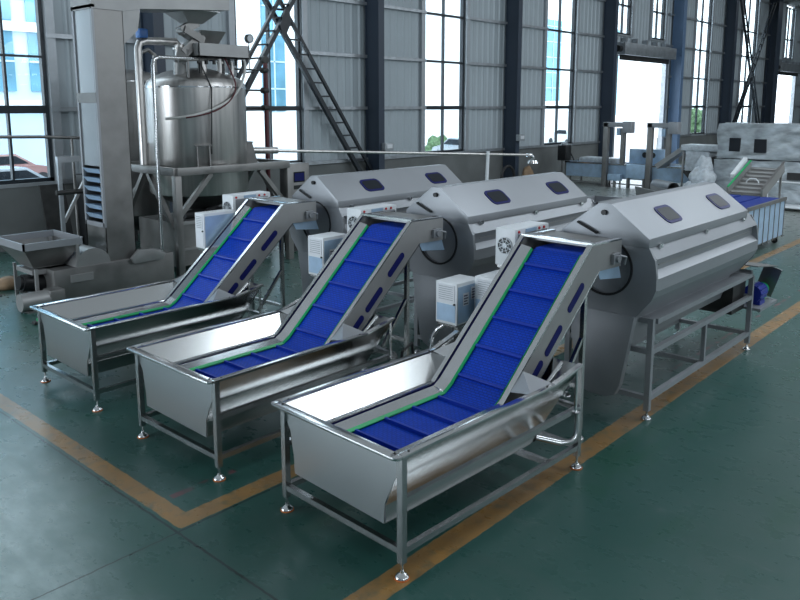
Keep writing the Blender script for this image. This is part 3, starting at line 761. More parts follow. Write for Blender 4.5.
# dark pumps and pipes on the floor between the lines
def pump(label, loc, rz):
    t = thing('water_pump', label, 'pump', loc, rz)
    MB().box((-.35, -.16, 0), (.35, .16, .05)).build('base_plate', 'steel_dark', t)
    MB().cyl((-.30, 0, .20), (.08, 0, .20), .12).build('motor', 'steel_dull', t)
    m = MB(); m.lathe([(.06, 0), (.15, .02), (.16, .10), (.06, .13)], (.12, 0, .20), 28, 'X'); m.build('volute', 'steel_bright', t)
    MB().tube([(.18, 0, .30), (.18, 0, .62), (.22, 0, .74), (.34, 0, .80), (.60, 0, .80)], .03, 12).build('outlet_pipe', 'steel_bright', t)
    MB().tube([(.25, 0, .20), (.5, 0, .20), (.56, 0, .26), (.58, .05, .60)], .035, 12).build('inlet_pipe', 'steel', t)
    MB().tube([(-.3, .05, .25), (-.4, .1, .4), (-.3, .12, .7), (-.1, .1, .75), (0, .1, .3)], .016, 8).build('cable', 'rubber', t)
pump('steel water pump on the floor between the farthest and middle conveyors', (6.12, 7.29, 0), R(20))
pump('steel water pump on the floor between the middle and nearest conveyors', (6.14, 5.22, 0), R(15))

# ------------------------------------------------------------------ steel mixing tank on its platform
PX0, PX1, PY0, PY1, PZ = 7.72, 10.4, 12.67, 14.85, 2.13
t = thing('tank_platform', 'grey steel frame platform carrying the mixing tank, with diagonal braces', 'platform', ((PX0 + PX1) / 2, (PY0 + PY1) / 2, 0), s=1.0)
ox, oy = t.location[0], t.location[1]
hx, hy = (PX1 - PX0) / 2, (PY1 - PY0) / 2
for p, q in (((-hx, -hy), (hx, -hy)), ((-hx, hy), (hx, hy)), ((-hx, -hy), (-hx, hy)), ((hx, -hy), (hx, hy)), ((-.1, -hy), (-.1, hy))):
    MB().beam((*p, PZ - .075), (*q, PZ - .075), .12, .15).build('beam', 'steel_dull', t, bevel=.006)
for sx in (-1, 1):
    for sy in (-1, 1):
        MB().beam((sx * hx, sy * hy, 0), (sx * hx, sy * hy, PZ - .15), .13, .13, (1, 0, 0)).build('post', 'steel_dull', t, bevel=.006)
        MB().beam((sx * hx, sy * (hy - .05), 1.15), (sx * (hx - .75), sy * hy, PZ - .15), .09, .09).build('brace', 'steel_dull', t)
        MB().beam((sx * hx, sy * hy, .75), (sx * hx, sy * (hy - 1.0), PZ - .15), .09, .09).build('brace', 'steel_dull', t)
tc = (8.92, 13.75)
def vessel(label, c, r, zb, zs, zd, m_, name='mixing_tank'):
    t = thing(name, label, 'tank', (*c, 0), s=.98)
    n = 64
    MB().lathe([(r * .97, zb), (r, zb + .05), (r, zs)], (0, 0, 0), n).build('shell', m_, t)
    MB().lathe([(.12, zb - .42), (r * .5, zb - .25), (r * .97, zb)], (0, 0, 0), n).build('bottom_cone', 'steel_dark', t)
    d = MB(); d.lathe([(r, zs), (r * .985, zs + .06), (r * .95, zs + .12), (r * .88, zs + .17), (r * .62, zs + (zd - zs) * .78), (.25, zd), (.001, zd)], (0, 0, 0), n); d.build('lid', m_, t, ang=70)
    b = MB(); b.lathe([(r + .012, zs - .03), (r + .012, zs + .0), (r, zs + .0), (r, zs - .03), (r + .012, zs - .03)], (0, 0, 0), n); b.build('seam_band', 'steel_bright', t)
    return t
tk = vessel('large round brushed steel mixing tank on the grey platform', tc, 1.02, 1.55, 3.74, 4.12, 'steel_warm')
for a in (-118, -28, 62, 152):      # support lugs
    g = MB(); ca, sa = math.cos(R(a)), math.sin(R(a))
    def P(rr, tt, z): return (rr * ca - tt * sa, rr * sa + tt * ca, z)
    for s in (-.12, .12): g.hexa([P(1.0, s - .012, PZ + .02), P(1.22, s - .012, PZ + .02), P(1.22, s + .012, PZ + .02), P(1.0, s + .012, PZ + .02), P(1.0, s - .012, PZ + .44), P(1.12, s - .012, PZ + .44), P(1.12, s + .012, PZ + .44), P(1.0, s + .012, PZ + .44)])
    g.hexa([P(1.0, -.17, PZ + .44), P(1.14, -.17, PZ + .44), P(1.14, .17, PZ + .44), P(1.0, .17, PZ + .44), P(1.0, -.17, PZ + .46), P(1.14, -.17, PZ + .46), P(1.14, .17, PZ + .46), P(1.0, .17, PZ + .46)])
    g.hexa([P(1.0, -.17, PZ), P(1.26, -.17, PZ), P(1.26, .17, PZ), P(1.0, .17, PZ), P(1.0, -.17, PZ + .02), P(1.26, -.17, PZ + .02), P(1.26, .17, PZ + .02), P(1.0, .17, PZ + .02)])
    g.build('support_lug', 'steel_dull', tk, smooth=False)
# manifold and pipework on the lid
pm = MB(); pm.tube([(-.85, -.75, 4.22), (.9, -.5, 4.36)], .03, 10); pm.tube([(-.62, -.72, 4.30), (-.62, -.72, 3.9)], .028, 10); pm.build('manifold_pipe', 'steel_dull', tk)
for k in range(7):
    u = -.35 + k * .2; vm = MB(); vm.cyl((u, -.68 + k * .028, 4.18), (u, -.68 + k * .028, 4.40), .035, n=10); vm.box((u - .03, -.72 + k * .028, 4.38), (u + .03, -.64 + k * .028, 4.46)); vm.build('valve', 'steel_dark', tk)
for u, v, h, r in ((-.55, -.35, 4.55, .10), (-.18, -.55, 4.42, .09), (.2, -.6, 4.3, .06), (.6, -.45, 4.25, .05), (.75, .1, 4.3, .06)): nz = MB(); nz.cyl((u, v, 3.9), (u, v, h), r, n=18); nz.cyl((u, v, h - .1), (u, v, h - .06), r * 1.4, n=18); nz.build('nozzle', 'steel_warm', tk)
MB().tube([(-1.53, -.98, .0), (-1.53, -.98, 4.10)] + [(-1.50, -.97, 4.20), (-1.40, -.95, 4.25), (-.5, -.7, 4.27)], .035, 12).build('side_pipe', 'steel_bright', tk)
MB().tube([(-1.32, -.1, 2.2), (-1.32, -.1, 4.45), (-1.28, -.1, 4.56), (-1.15, -.1, 4.6), (-.55, -.2, 4.62), (-.45, -.2, 4.5), (-.45, -.2, 4.0)], .075, 16).build('vent_pipe', 'steel_warm', tk)
h1 = [(.55, -.62, 4.38), (.70, -.70, 4.36), (.72, -.78, 4.2), (.55, -.92, 3.9), (.25, -1.06, 3.55), (-.25, -1.08, 3.3), (-.7, -.9, 3.15), (-1.1, -.6, 3.1)]
MB().tube(smooth_path(h1), .026, 10).build('hose', 'hose', tk)
h2 = [(.25, -.72, 4.3), (.22, -.9, 4.1), (.30, -1.04, 3.75), (.1, -1.1, 3.45), (-.3, -1.08, 3.22), (-.8, -.85, 3.12)]
MB().tube(smooth_path(h2), .016, 8).build('cable', 'red', tk)
MB().tube([(-.35, -.72, 4.2), (-.3, -1.02, 3.7), (-.34, -1.05, 3.3), (-.38, -1.05, 2.4)], .014, 8).build('cable', 'rubber', tk)
# tray with small funnel standing on the lid
ty = thing('dosing_tray', 'shallow rectangular steel tray on legs above the tank lid', 'tray', (8.92, 13.40, 0), s=.955)
tm = MB(); tm.box((-.40, -.42, 4.42), (.85, .42, 4.45)); 
for a, b in (((-.40, -.42, 4.42), (.85, -.40, 4.70)), ((-.40, .40, 4.42), (.85, .42, 4.70)), ((-.40, -.42, 4.42), (-.38, .42, 4.70)), ((.83, -.42, 4.42), (.85, .42, 4.70))): tm.box(a, b)
tm.box((-.38, -.40, 4.64), (.83, .40, 4.66)); tm.build('tray', 'steel_matt', ty)
for u, v in ((-.3, -.3), (.25, -.3), (-.3, .3), (.2, .3)): MB().beam((u, v, 3.84), (u, v, 4.42), .05, .05, (1, 0, 0)).build('leg', 'steel_dark', ty)
fu = thing('funnel', 'square steel funnel standing on the dosing tray', 'funnel', (8.98, 13.42, 4.452))
MB().hexa([(-.16, -.16, 0), (.16, -.16, 0), (.16, .16, 0), (-.16, .16, 0), (-.30, -.30, .30), (.30, -.30, .30), (.30, .30, .30), (-.30, .30, .30)]).build('cone', 'steel_dull', fu, smooth=False)
MB().hexa([(-.27, -.27, .301), (.27, -.27, .301), (.27, .27, .301), (-.27, .27, .301), (-.28, -.28, .304), (.28, -.28, .304), (.28, .28, .304), (-.28, .28, .304)]).build('opening', 'steel_dark', fu, smooth=False)
# second vessel behind
t2 = vessel('smaller brown-grey steel tank behind the large mixing tank', (8.71, 16.07), .76, .9, 3.9, 4.15, 'steel_dull', 'storage_tank')
for a in (45, 135, 225, 315): MB().beam((.6 * math.cos(R(a)), .6 * math.sin(R(a)), 0), (.6 * math.cos(R(a)), .6 * math.sin(R(a)), 1.0), .1, .1, (1, 0, 0)).build('leg', 'steel_dull', t2)
MB().tube([(.1, -.3, 4.1), (.1, -.3, 4.5), (.35, -.3, 4.6), (.5, -.3, 4.5), (.5, -.3, 4.1)], .05, 12).build('vent_pipe', 'steel_dull', t2)
va = thing('valve_actuator', 'blue valve actuator on top of the tall vent pipe beside the elevator', 'valve', (7.72, 13.65, 4.44))
MB().box((-.09, -.09, .12), (.09, .09, .30)).build('actuator_body', 'valveblue', va, bevel=.03)
MB().cyl((0, 0, .05), (0, 0, .13), .04).build('stem', 'steel_dark', va)
# weigh hopper and crossing chutes above the lid
wh = thing('discharge_hopper', 'steel hopper with crooked chutes below the elevator head', 'hopper', (8.48, 13.19, 0))
hp = MB(); hp.hexa([(-.12, -.14, 4.98), (.22, -.14, 4.98), (.22, .14, 4.98), (-.12, .14, 4.98), (-.38, -.34, 5.20), (.46, -.34, 5.20), (.46, .34, 5.20), (-.38, .34, 5.20)]); hp.build('hopper', 'steel_matt', wh, smooth=False)
MB().box((-.40, -.36, 5.20), (.48, .36, 5.23)).build('hopper_rim', 'steel_bright', wh)
c1 = MB().beam((.14, 0, 5.0), (-.20, .05, 4.82), .24, .16); c1.beam((-.20, .0, 4.86), (.30, .1, 4.66), .24, .14); c1.beam((.30, .1, 4.78), (-.10, .15, 4.40), .24, .18); c1.beam((-.05, .15, 4.5), (-.12, .2, 4.2), .24, .22); c1.build('chute', 'steel_dull', wh)
MB().cyl((-.12, .2, 4.25), (-.12, .25, 3.9), .13).build('inlet_collar', 'steel_matt', wh)
MB().beam((.45, .1, 4.65), (.62, .2, 4.3), .09, .09).build('brace', 'valveblue', wh)
# gauge and red riser at the right of the tank
ga = thing('pressure_riser', 'dark red vertical riser pipe with branch lines right of the tank', 'pipe', (11.04, 14.17, 0))
MB().tube([(0, 0, 0), (0, 0, 4.35)], .055, 12).build('riser', 'red', ga)
br = MB()
for z in (3.32, 3.72, 4.18): br.tube([(-1.0, -.15, z), (0, 0, z)], .022, 8); br.cyl((-.12, -.02, z), (.04, 0, z), .07, n=12)
br.build('branch_pipe', 'steel_dark', ga)
gv = MB(); gv.cyl((0, 0, 4.35), (0, 0, 4.5), .03); gv.cyl((0, -.04, 4.42), (0, .04, 4.42), .09); gv.build('top_valve', 'steel_dark', ga)
gg = thing('pressure_gauge', 'round dark pressure gauge on a thin stem over the branch lines', 'gauge', (10.55, 14.1, 0))
MB().tube([(0, 0, 4.18), (0, 0, 4.78)], .014, 8).build('stem', 'steel_dull', gg)
MB().cyl((0, -.05, 4.87), (0, .03, 4.87), .10).build('case', 'steel_dark', gg)
MB().cyl((0, -.054, 4.87), (0, -.05, 4.87), .075).build('dial', 'frame_w', gg)
# long pipe from the tank across the hall, with its post
lp = thing('long_pipe', 'long thin steel pipe running level from the tank toward the pump', 'pipe', (9.88, 13.51, 0))
MB().tube([(-.1, -.1, 2.40), (.7, -.3, 2.38)], .075, 14).build('sleeve', 'steel_warm', lp)
MB().tube([(.5, -.25, 2.38), (7.75, -2.4, 2.03)], .035, 10).build('pipe', 'steel_warm', lp)
e_ = MB(); e_.tube([(7.7, -2.38, 2.03), (7.85, -2.42, 2.02), (7.9, -2.44, 1.95), (7.9, -2.44, 1.86)], .05, 12); e_.cyl((7.9, -2.44, 1.88), (7.9, -2.44, 1.80), .12, .16); e_.build('spout', 'steel_bright', lp)
MB().tube([(6.35, -2.04, 2.18), (6.25, -2.04, 0)], .045, 12).build('post', 'white', lp)
# panel with screen on the right of the platform
cp = thing('operator_panel', 'grey operator panel with small dark screen right of the platform', 'control panel', (11.16, 13.22, 0))
MB().box((-.32, 0, .2), (.32, .3, 2.05)).build('cabinet', 'steel_dull', cp, bevel=.01)
sc = MB().box((-.15, -.012, 1.62), (.17, 0, 1.86)).build('screen', 'pane_dark', cp); MB().box((-.13, -.016, 1.65), (.15, -.012, 1.83)).build('display', 'dblue', sc)
MB().box((-.15, -.012, 1.46), (.17, 0, 1.55)).build('button_strip', 'black', cp)
MB().box((-.25, .03, 0), (.25, .27, .2)).build('plinth', 'steel_dark', cp)
# dark bin below the tank
sb = thing('collection_bin', 'dark grey ribbed steel bin standing under the tank platform', 'bin', (9.2, 13.94, 0))
MB().box((-1.25, -.75, .12), (1.15, .70, 1.02)).build('body', 'steel_dull', sb)
rb = MB()
for u in (-1.2, -.45, .35, 1.1): rb.box((u - .04, -.80, .1), (u + .04, -.75, 1.02))
rb.box((-1.28, -.81, .98), (1.18, -.75, 1.05)); rb.box((-1.28, -.81, .45), (1.18, -.76, .50)); rb.build('rib', 'steel_matt', sb)
for u in (-1.1, 1.0):
    for v in (-.6, .6): MB().box((u - .06, v - .06, 0), (u + .06, v + .06, .12)).build('leg', 'steel_dark', sb)
du = MB(); du.cyl((-.9, -.5, 1.13), (1.1, -.5, 1.13), .09); du.cyl((-.4, -.62, 1.18), (-.1, -.5, 1.26), .06); du.build('outlet_duct', 'rubber', sb)

# ------------------------------------------------------------------ bucket elevator
el = thing('bucket_elevator', 'tall grey steel bucket elevator left of the tank with open bucket side', 'elevator', (6.56, 13.01, 0))
x0, x1, y0, y1 = -.28, .28, -.33, .40
c = MB()
c.box((x0, y0, .55), (x1, y0 + .012, 5.05)); c.box((x0, y1 - .012, .55), (x1, y1, 5.05)); c.box((x1 - .012, y0, .55), (x1, y1, 5.05))
c.box((x0, y0, .55), (x0 + .012, y1, 1.25)); c.build('casing', 'steel_dull', el)
s_ = MB(); s_.box((x0 - .002, y0, 2.30), (x0 + .012, y1, 5.05)); s_.build('side_sheet', 'panel', el)
fr_ = MB(); fr_.box((x0 - .02, y0 - .01, 1.2), (x0 + .02, y0 + .05, 5.05)); fr_.box((x0 - .02, y1 - .05, 1.2), (x0 + .02, y1 + .01, 5.05)); fr_.box((x0 - .02, y0, 1.2), (x0 + .02, y1, 1.28)); fr_.build('corner_angle', 'steel_satin', el)
MB().box((x0 - .03, y0, 3.42), (x0 - .002, y1, 3.60)).build('clamp_plate', 'steel_dull', el)
for k in range(6):
    z = 1.34 + k * .165
    MB().add([(x0 + .03, y0 + .08, z), (x0 + .22, y0 + .08, z - .03), (x0 + .22, y1 - .08, z - .03), (x0 + .03, y1 - .08, z),
              (x0 - .04, y0 + .06, z + .09), (x0 + .24, y0 + .06, z + .06), (x0 + .24, y1 - .06, z + .06), (x0 - .04, y1 - .06, z + .09)],
             [(3, 2, 1, 0), (4, 5, 6, 7), (0, 1, 5, 4), (1, 2, 6, 5), (2, 3, 7, 6), (3, 0, 4, 7)]).build('bucket', 'film', el, smooth=False)
MB().box((x0 - .02, y0 - .02, 5.05), (x0 + .04, y1 + .02, 5.1)).build('top_flange', 'steel_satin', el)
hd = MB(); hd.prism([(x0 - .02, 5.03), (x1 + .02, 5.03), (x1 + .35, 5.10), (2.55, 5.24), (2.55, 5.85), (x0 - .02, 5.85)], 'Y', y0 - .02, y1 + .02); hd.build('head_casing', 'steel_matt', el, smooth=False)
hd2 = MB(); hd2.prism([(x1, 4.45), (x1 + .28, 4.72), (x1 + .35, 5.10), (x1, 5.10)], 'Y', y0, y1); hd2.build('throat', 'steel_matt', el, smooth=False)
bt = MB(); bt.box((-1.30, -.42, .05), (1.0, .42, .58)); bt.build('boot', 'steel_dull', el, bevel=.012)
MB().box((-1.02, -.45, .33), (-.62, -.42, .46)).build('name_plate', 'steel_matt', el)
cv = MB(); cv.prism([(-.9 + .0, .58)] + [(-.58 + .32 * math.cos(R(180 - a)), .58 + .30 * math.sin(R(a))) for a in range(0, 181, 15)], 'Y', -.40, .25); cv.build('boot_cover', 'steel_matt', el)
MB().prism([(.10, .60), (.25, .74), (.55, .72), (.80, .60), (.75, .50), (.15, .50)], 'Y', -.50, -.42).build('guard', 'steel_matt', el, bevel=.01)
em = MB(); em.cyl((-1.05, .0, .78), (-.78, .0, .74), .09); em.cyl((-1.12, 0, .80), (-1.03, 0, .78), .13); em.build('motor', 'motorblue', el)
for u in (-1.2, .9):
    for v in (-.35, .35): MB().box((u - .05, v - .05, 0), (u + .05, v + .05, .05)).build('leg', 'steel_dark', el)
# infeed hopper on its own stand
ih = thing('infeed_hopper', 'square open-topped steel hopper with vibrating tray left of the elevator', 'hopper', (5.35, 13.21, 0))
def ringbox(m, a, b, z0, z1, th):
    m.box((-a, -b, z0), (a, -b + th, z1)); m.box((-a, b - th, z0), (a, b, z1)); m.box((-a, -b, z0), (-a + th, b, z1)); m.box((a - th, -b, z0), (a, b, z1))
rm = MB(); ringbox(rm, .52, .60, .98, 1.10, .03); rm.build('rim', 'steel_satin', ih)
hm = MB()
A = [(-.50, -.58, .99), (.50, -.58, .99), (.50, .58, .99), (-.50, .58, .99)]; B = [(-.26, -.30, .62), (.26, -.30, .62), (.26, .30, .62), (-.26, .30, .62)]
for i in range(4): hm.sheet([A[i], A[(i + 1) % 4], B[(i + 1) % 4], B[i]], .008)
hm.box((-.26, -.3, .61), (.26, .3, .62)); hm.build('cone', 'steel_dull', ih, smooth=False)
MB().box((-.30, -.34, .50), (.60, .34, .58)).build('vibrating_tray', 'steel_matt', ih)
mt = MB(); mt.cyl((-.42, -.15, .36), (.0, -.15, .30), .15); mt.cyl((-.47, -.15, .37), (-.42, -.15, .36), .12); mt.build('vibrator_motor', 'black', ih)
MB().box((-.3, -.30, .10), (.05, .30, .17)).build('base_frame', 'steel_dark', ih)
for u, v in ((-.28, -.45), (.40, -.58), (-.28, .45), (.40, .50)): MB().beam((u, v, 0), (u, v, .99 if u > 0 else .62), .05, .05, (1, 0, 0)).build('leg', 'steel_matt', ih)
MB().tube([(-.35, -.2, .28), (-.45, -.3, .1), (-.2, -.5, .03), (.1, -.6, .03)], .012, 8).build('cable', 'rubber', ih)
fm = thing('geared_motor', 'small silver geared motor lying on the floor left of the farthest tub', 'motor', (4.93, 12.45, 0))
MB().cyl((-.28, 0, .17), (.18, 0, .17), .15).build('motor_body', 'steel_matt', fm); MB().box((.16, -.15, .02), (.42, .15, .32)).build('gearbox', 'steel_dull', fm, bevel=.03)
MB().box((-.2, -.12, 0), (.3, .12, .03)).build('base_plate', 'steel_dull', fm)
cl = thing('floor_clamp', 'small dark fitting lying on the floor in front of the geared motor', 'fitting', (4.66, 11.64, 0))
MB().box((-.14, -.06, 0), (.14, .06, .05)).build('body', 'steel_dark', cl, bevel=.015); MB().cyl((-.05, 0, .05), (-.05, 0, .09), .03, n=12).build('stud', 'green', cl)
pk = thing('cardboard_sack', 'brown lumpy sack on the floor at the left edge', 'sack', (5.22, 14.35, 0))
b = bmesh.new(); bmesh.ops.create_icosphere(b, subdivisions=3, radius=1)
for v in b.verts:
    v.co *= 1 + .06 * math.sin(v.co.x * 9) * math.cos(v.co.y * 7); v.co.x *= .30; v.co.y *= .22; v.co.z = max(-.09, v.co.z * .14) + .09
me = bpy.data.meshes.new('sack'); b.to_mesh(me); b.free(); me.materials.append(M['wood']); me.polygons.foreach_set('use_smooth', [True] * len(me.polygons)); o = bpy.data.objects.new('sack', me); COL.objects.link(o); o.parent = pk
pb = thing('guard_post', 'black bollard at the left edge of the picture', 'post', (4.78, 13.95, 0))
MB().tube([(0, 0, 0), (0, 0, .35)], .06, 14).build('post', 'black', pb); MB().box((-.12, -.12, 0), (.12, .12, .015)).build('base_plate', 'black', pb)
# white service frame and dark boards against the wall
sf = thing('service_frame', 'pale steel frame with diagonal brace left of the elevator by the wall', 'frame', (6.89, 15.14, 0))
for u in (-.28, 1.0): MB().beam((u, 0, 0), (u, 0, 2.25), .07, .07, (1, 0, 0)).build('post', 'galv', sf)
MB().beam((-.32, 0, 2.29), (1.05, 0, 2.29), .10, .12).build('top_beam', 'galv', sf); MB().beam((-.25, 0, 1.0), (.45, 0, 2.2), .06, .06).build('brace', 'steel_matt', sf)
MB().tube([(-.4, -.06, 1.62), (.9, -.06, 1.62)], .05, 12).build('hanging_pipe', 'steel_dark', sf); MB().box((-.33, -.06, .55), (-.22, .06, .66)).build('clamp', 'film', sf)
db = thing('dark_board', 'large dark board leaning on the wall left of the elevator', 'board', (7.4, 17.22, 0))
MB().hexa([(-.22, -.1, 0), (.35, -.1, 0), (.35, -.04, 0), (-.22, -.04, 0), (-.22, .30, 1.55), (.35, .30, 1.55), (.35, .36, 1.55), (-.22, .36, 1.55)]).build('panel', 'steel_dark', db)
db = thing('dark_cabinet', 'black cabinet standing behind the elevator and service frame', 'cabinet', (8.55, 17.1, 0))
MB().box((-.55, 0, 0), (.75, .5, 1.75)).build('body', 'black', db); MB().box((-.5, -.015, .1), (.7, 0, 1.65)).build('door', 'steel_dark', db)
sr = thing('wall_pipe', 'thin rusty pipe crossing the left window at transom height', 'pipe', (7.05, 16.08, 0))
MB().tube([(-2.6, 0, 2.78), (-.35, 0, 2.72), (1.4, 0, 2.62)], .035, 10).build('pipe', 'steel_dull', sr); MB().tube([(-2.2, 0, 2.75), (-2.2, 0, 0)], .03, 8).build('post', 'steel_dull', sr); MB().tube([(.3, 0, 2.68), (.3, 0, 0)], .03, 8).build('post', 'steel_dull', sr)
DEF_S = .955

# ------------------------------------------------------------------ far end of the hall
# sorting table with blue belts
st = thing('sorting_table', 'filmed steel table with blue belts right of the nearest washer', 'table', (17.05, 5.36, 0), s=1.0)
for k in range(7): MB().box((k * .375, -.02, .20), (k * .375 + .335, .0, 1.03)).build('side_panel', 'film', st)
MB().box((-.02, .0, .18), (2.60, 1.45, 1.04)).build('body', 'steel_matt', st)
for k in range(8): MB().box((k * .375 - .037, -.03, .15), (k * .375 - .003, .0, 1.04)).build('post', 'steel_dull', st)
MB().box((-.05, -.05, 1.04), (2.65, .0, 1.12)).build('edge_rail', 'steel_dull', st)
for y in (.08, .54, 1.0): MB().box((.0, y, 1.04), (2.60, y + .40, 1.085)).build('blue_belt', 'belt', st)
for u in (.15, 2.45):
    for v in (.1, 1.3): MB().cyl((u - .02, v, .07), (u + .02, v, .07), .07, n=16).build('caster', 'rubber', st)
    for v in (.1, 1.3): MB().box((u - .03, v - .03, .07), (u + .03, v + .03, .22)).build('caster_fork', 'steel_dull', st)
# inclined slatted conveyor behind it
ic = thing('inclined_conveyor', 'grey inclined conveyor with green edge rising behind the blue belt table', 'conveyor', (20.7, 6.62, 0), s=1.0)
a0, a1 = Vector((0, 0, .96)), Vector((1.7, 0, 1.56)); sd = Vector((0, 1, 0))
bl = MB(); bl.sheet([a0 + sd * -.40, a0 + sd * .40, a1 + sd * .40, a1 + sd * -.40], .03, (-.5, 0, 1)); bl.build('slat_belt', 'steel_dull', ic, smooth=False)
for k in range(7):
    p = a0.lerp(a1, (k + .5) / 7); MB().beam(p + sd * -.38 + Vector((-.02, 0, .05)), p + sd * .38 + Vector((-.02, 0, .05)), .02, .05).build('slat', 'steel_matt', ic)
for s_, m_ in ((-.43, 'steel_dull'), (.43, 'green')):
    MB().beam(a0 + sd * s_ + Vector((0, 0, .05)), a1 + sd * s_ + Vector((0, 0, .05)), .05, .26).build('side_plate', 'steel_matt', ic); MB().beam(a0 + sd * s_ + Vector((0, 0, .21)), a1 + sd * s_ + Vector((0, 0, .21)), .05, .02).build('edge_strip', m_, ic)
    for k in (.2, .9):
        p = a0.lerp(a1, k) + sd * s_; MB().beam((p.x, p.y, 0), (p.x, p.y, p.z - .05), .05, .05, (1, 0, 0)).build('leg', 'steel_matt', ic)
mid = a0.lerp(a1, .35) + Vector((0, .0, .03))
MB().tube([mid + Vector((0, .16, .0)), mid + Vector((0, .15, .09)), mid + Vector((0, .08, .16)), mid + Vector((0, -.08, .16)), mid + Vector((0, -.15, .09)), mid + Vector((0, -.16, .0))], .018, 8).build('hoop_handle', 'white', ic)
MB().beam(a0.lerp(a1, .42) + sd * .58 + Vector((0, 0, .18)), a0.lerp(a1, 1.0) + sd * .58 + Vector((0, 0, .24)), .10, .10).build('cover_strip', 'white', ic)
MB().beam(a0.lerp(a1, .45) + sd * .43 + Vector((0, 0, .1)), a0.lerp(a1, .45) + sd * .62 + Vector((0, 0, .15)), .05, .05).build('bracket', 'steel_matt', ic)
# wrapped machines
def wrapped(name, label, loc, size, parts):
    t = thing(name, label, 'wrapped machine', loc); sx, sy, sz = size
    b = bmesh.new(); bmesh.ops.create_cube(b, size=1); bmesh.ops.subdivide_edges(b, edges=b.edges, cuts=14, use_grid_fill=True)
    for v in b.verts:
        v.co.x *= sx; v.co.y *= sy; v.co.z = (v.co.z + .5) * sz
        k = .025; v.co.x += k * math.sin(v.co.z * 7 + v.co.y * 3) * (1 if v.co.z > .02 else 0); v.co.y += k * math.sin(v.co.z * 5 + v.co.x * 4) * (1 if v.co.z > .02 else 0)
        if v.co.z > .02: v.co.z += .015 * math.sin(v.co.y * 4 + v.co.x * 5)
    me = bpy.data.meshes.new('wrapping'); b.to_mesh(me); b.free(); me.materials.append(M['wrap']); me.polygons.foreach_set('use_smooth', [True] * len(me.polygons)); me.set_sharp_from_angle(angle=R(50))
    o = bpy.data.objects.new('wrapping', me); COL.objects.link(o); o.parent = t
    for nm, m_, a, bb in parts: MB().box(a, bb).build(nm, m_, t)
    return t
wrapped('wrapped_machine', 'lower film-wrapped machine standing on the floor behind the inclined conveyor', (27.26, 7.7, 0), (1.3, 4.0, 1.55),
        [('base_bar', 'steel_dark', (-.70, -2.0, .0), (-.66, 2.0, .12)), ('dark_opening', 'black', (-.72, -1.25, .95), (-.66, -.5, 1.2)), ('dark_opening', 'black', (-.72, -1.75, .9), (-.66, -1.35, 1.25))])
wrapped('wrapped_machine', 'upper film-wrapped machine with two dark vents, stacked on the lower one', (27.27, 7.95, 1.52), (1.3, 3.3, 1.22),
        [('vent', 'pane_dark', (-.70, .85, .25), (-.64, 1.22, .72)), ('vent', 'pane_dark', (-.70, -.02, .23), (-.64, .38, .70)), ('blue_column', 'motorblue', (-.72, -1.50, .1), (-.64, -1.30, 1.0)), ('brown_strip', 'wood', (-.72, -1.22, .1), (-.64, -1.12, 1.0))])
wr = thing('pallet_truck_frame', 'pale tubular frame trolley in front of the wrapped machines', 'trolley', (25.74, 6.96, 0))
MB().tube([(0, -.55, .12), (0, .55, .12), (0, .6, .2), (0, .6, .85), (0, .5, .95), (0, -.5, .95), (0, -.6, .85), (0, -.6, .2), (0, -.55, .12)], .03, 10, False).build('tube_frame', 'white', wr)
MB().box((0.02, -.55, .10), (.7, .55, .16)).build('deck', 'white', wr)
for v in (-.45, .45): MB().cyl((.1, v - .02, .05), (.1, v + .02, .05), .05, n=14).build('wheel', 'rubber', wr); MB().cyl((.6, v - .02, .05), (.6, v + .02, .05), .05, n=14).build('wheel', 'rubber', wr)
# soft bundle
bd = thing('wrapped_bundle', 'lumpy white plastic bundle left of the wrapped machines', 'bundle', (26.3, 9.85, 0))
for i, (z, r) in enumerate(((.40, .55), (.85, .45), (1.2, .30))):
    b = bmesh.new(); bmesh.ops.create_icosphere(b, subdivisions=4, radius=1)
    for v in b.verts:
        v.co *= 1 + .12 * math.sin(v.co.x * 4 + i * 2) * math.sin(v.co.y * 5 + i) + .06 * math.sin(v.co.z * 5 + v.co.y * 7 + i) + .05 * math.sin(v.co.x * 13 + v.co.y * 9); v.co.x *= r * .8; v.co.y *= r; v.co.z *= .45
        v.co.z = max(v.co.z, -.42)
    me = bpy.data.meshes.new('bag'); b.to_mesh(me); b.free(); me.materials.append(M['wrapw']); me.polygons.foreach_set('use_smooth', [True] * len(me.polygons))
    o = bpy.data.objects.new('bag', me); COL.objects.link(o); o.parent = bd; o.location = (.05 * i, 0, z)
# long blue-filmed washing table with two gantries
wt = thing('long_wash_table', 'long low filmed steel wash table before the open roller door', 'table', (29.48, 13.68, 0))
MB().box((-.55, -3.3, .34), (.55, 3.1, .92)).build('trough', 'film', wt); tp = MB(); tp.box((-.6, -3.35, .92), (-.5, 3.15, .98)); tp.box((.5, -3.35, .92), (.6, 3.15, .98)); tp.box((-.6, -3.35, .92), (.6, -3.25, .98)); tp.box((-.6, 3.05, .92), (.6, 3.15, .98)); tp.build('edge', 'steel_bright', wt)
for v in (-3.0, -1.0, 1.0, 2.9):
    for u in (-.5, .5): MB().beam((u, v, 0), (u, v, .34), .06, .06, (1, 0, 0)).build('leg', 'steel_dull', wt)
for v in (-2.0, 0.0, 2.0): MB().beam((-.5, v - .9, .12), (-.5, v + .9, .12), .05, .05).build('rail', 'steel_matt', wt)
cb = thing('table_control_box', 'pale control box hung on the long wash table between the gantries', 'control cabinet', (28.85, 13.41, 0))
MB().box((-.14, -.42, .42), (.13, .42, 1.0)).build('housing', 'film', cb, bevel=.02); MB().box((-.12, -.38, 0), (.12, -.32, .42)).build('leg', 'steel_matt', cb); MB().box((-.12, .32, 0), (.12, .38, .42)).build('leg', 'steel_matt', cb)
cb = thing('valve_box', 'small pale box under the long wash table left of its control box', 'box', (28.72, 14.28, 0))
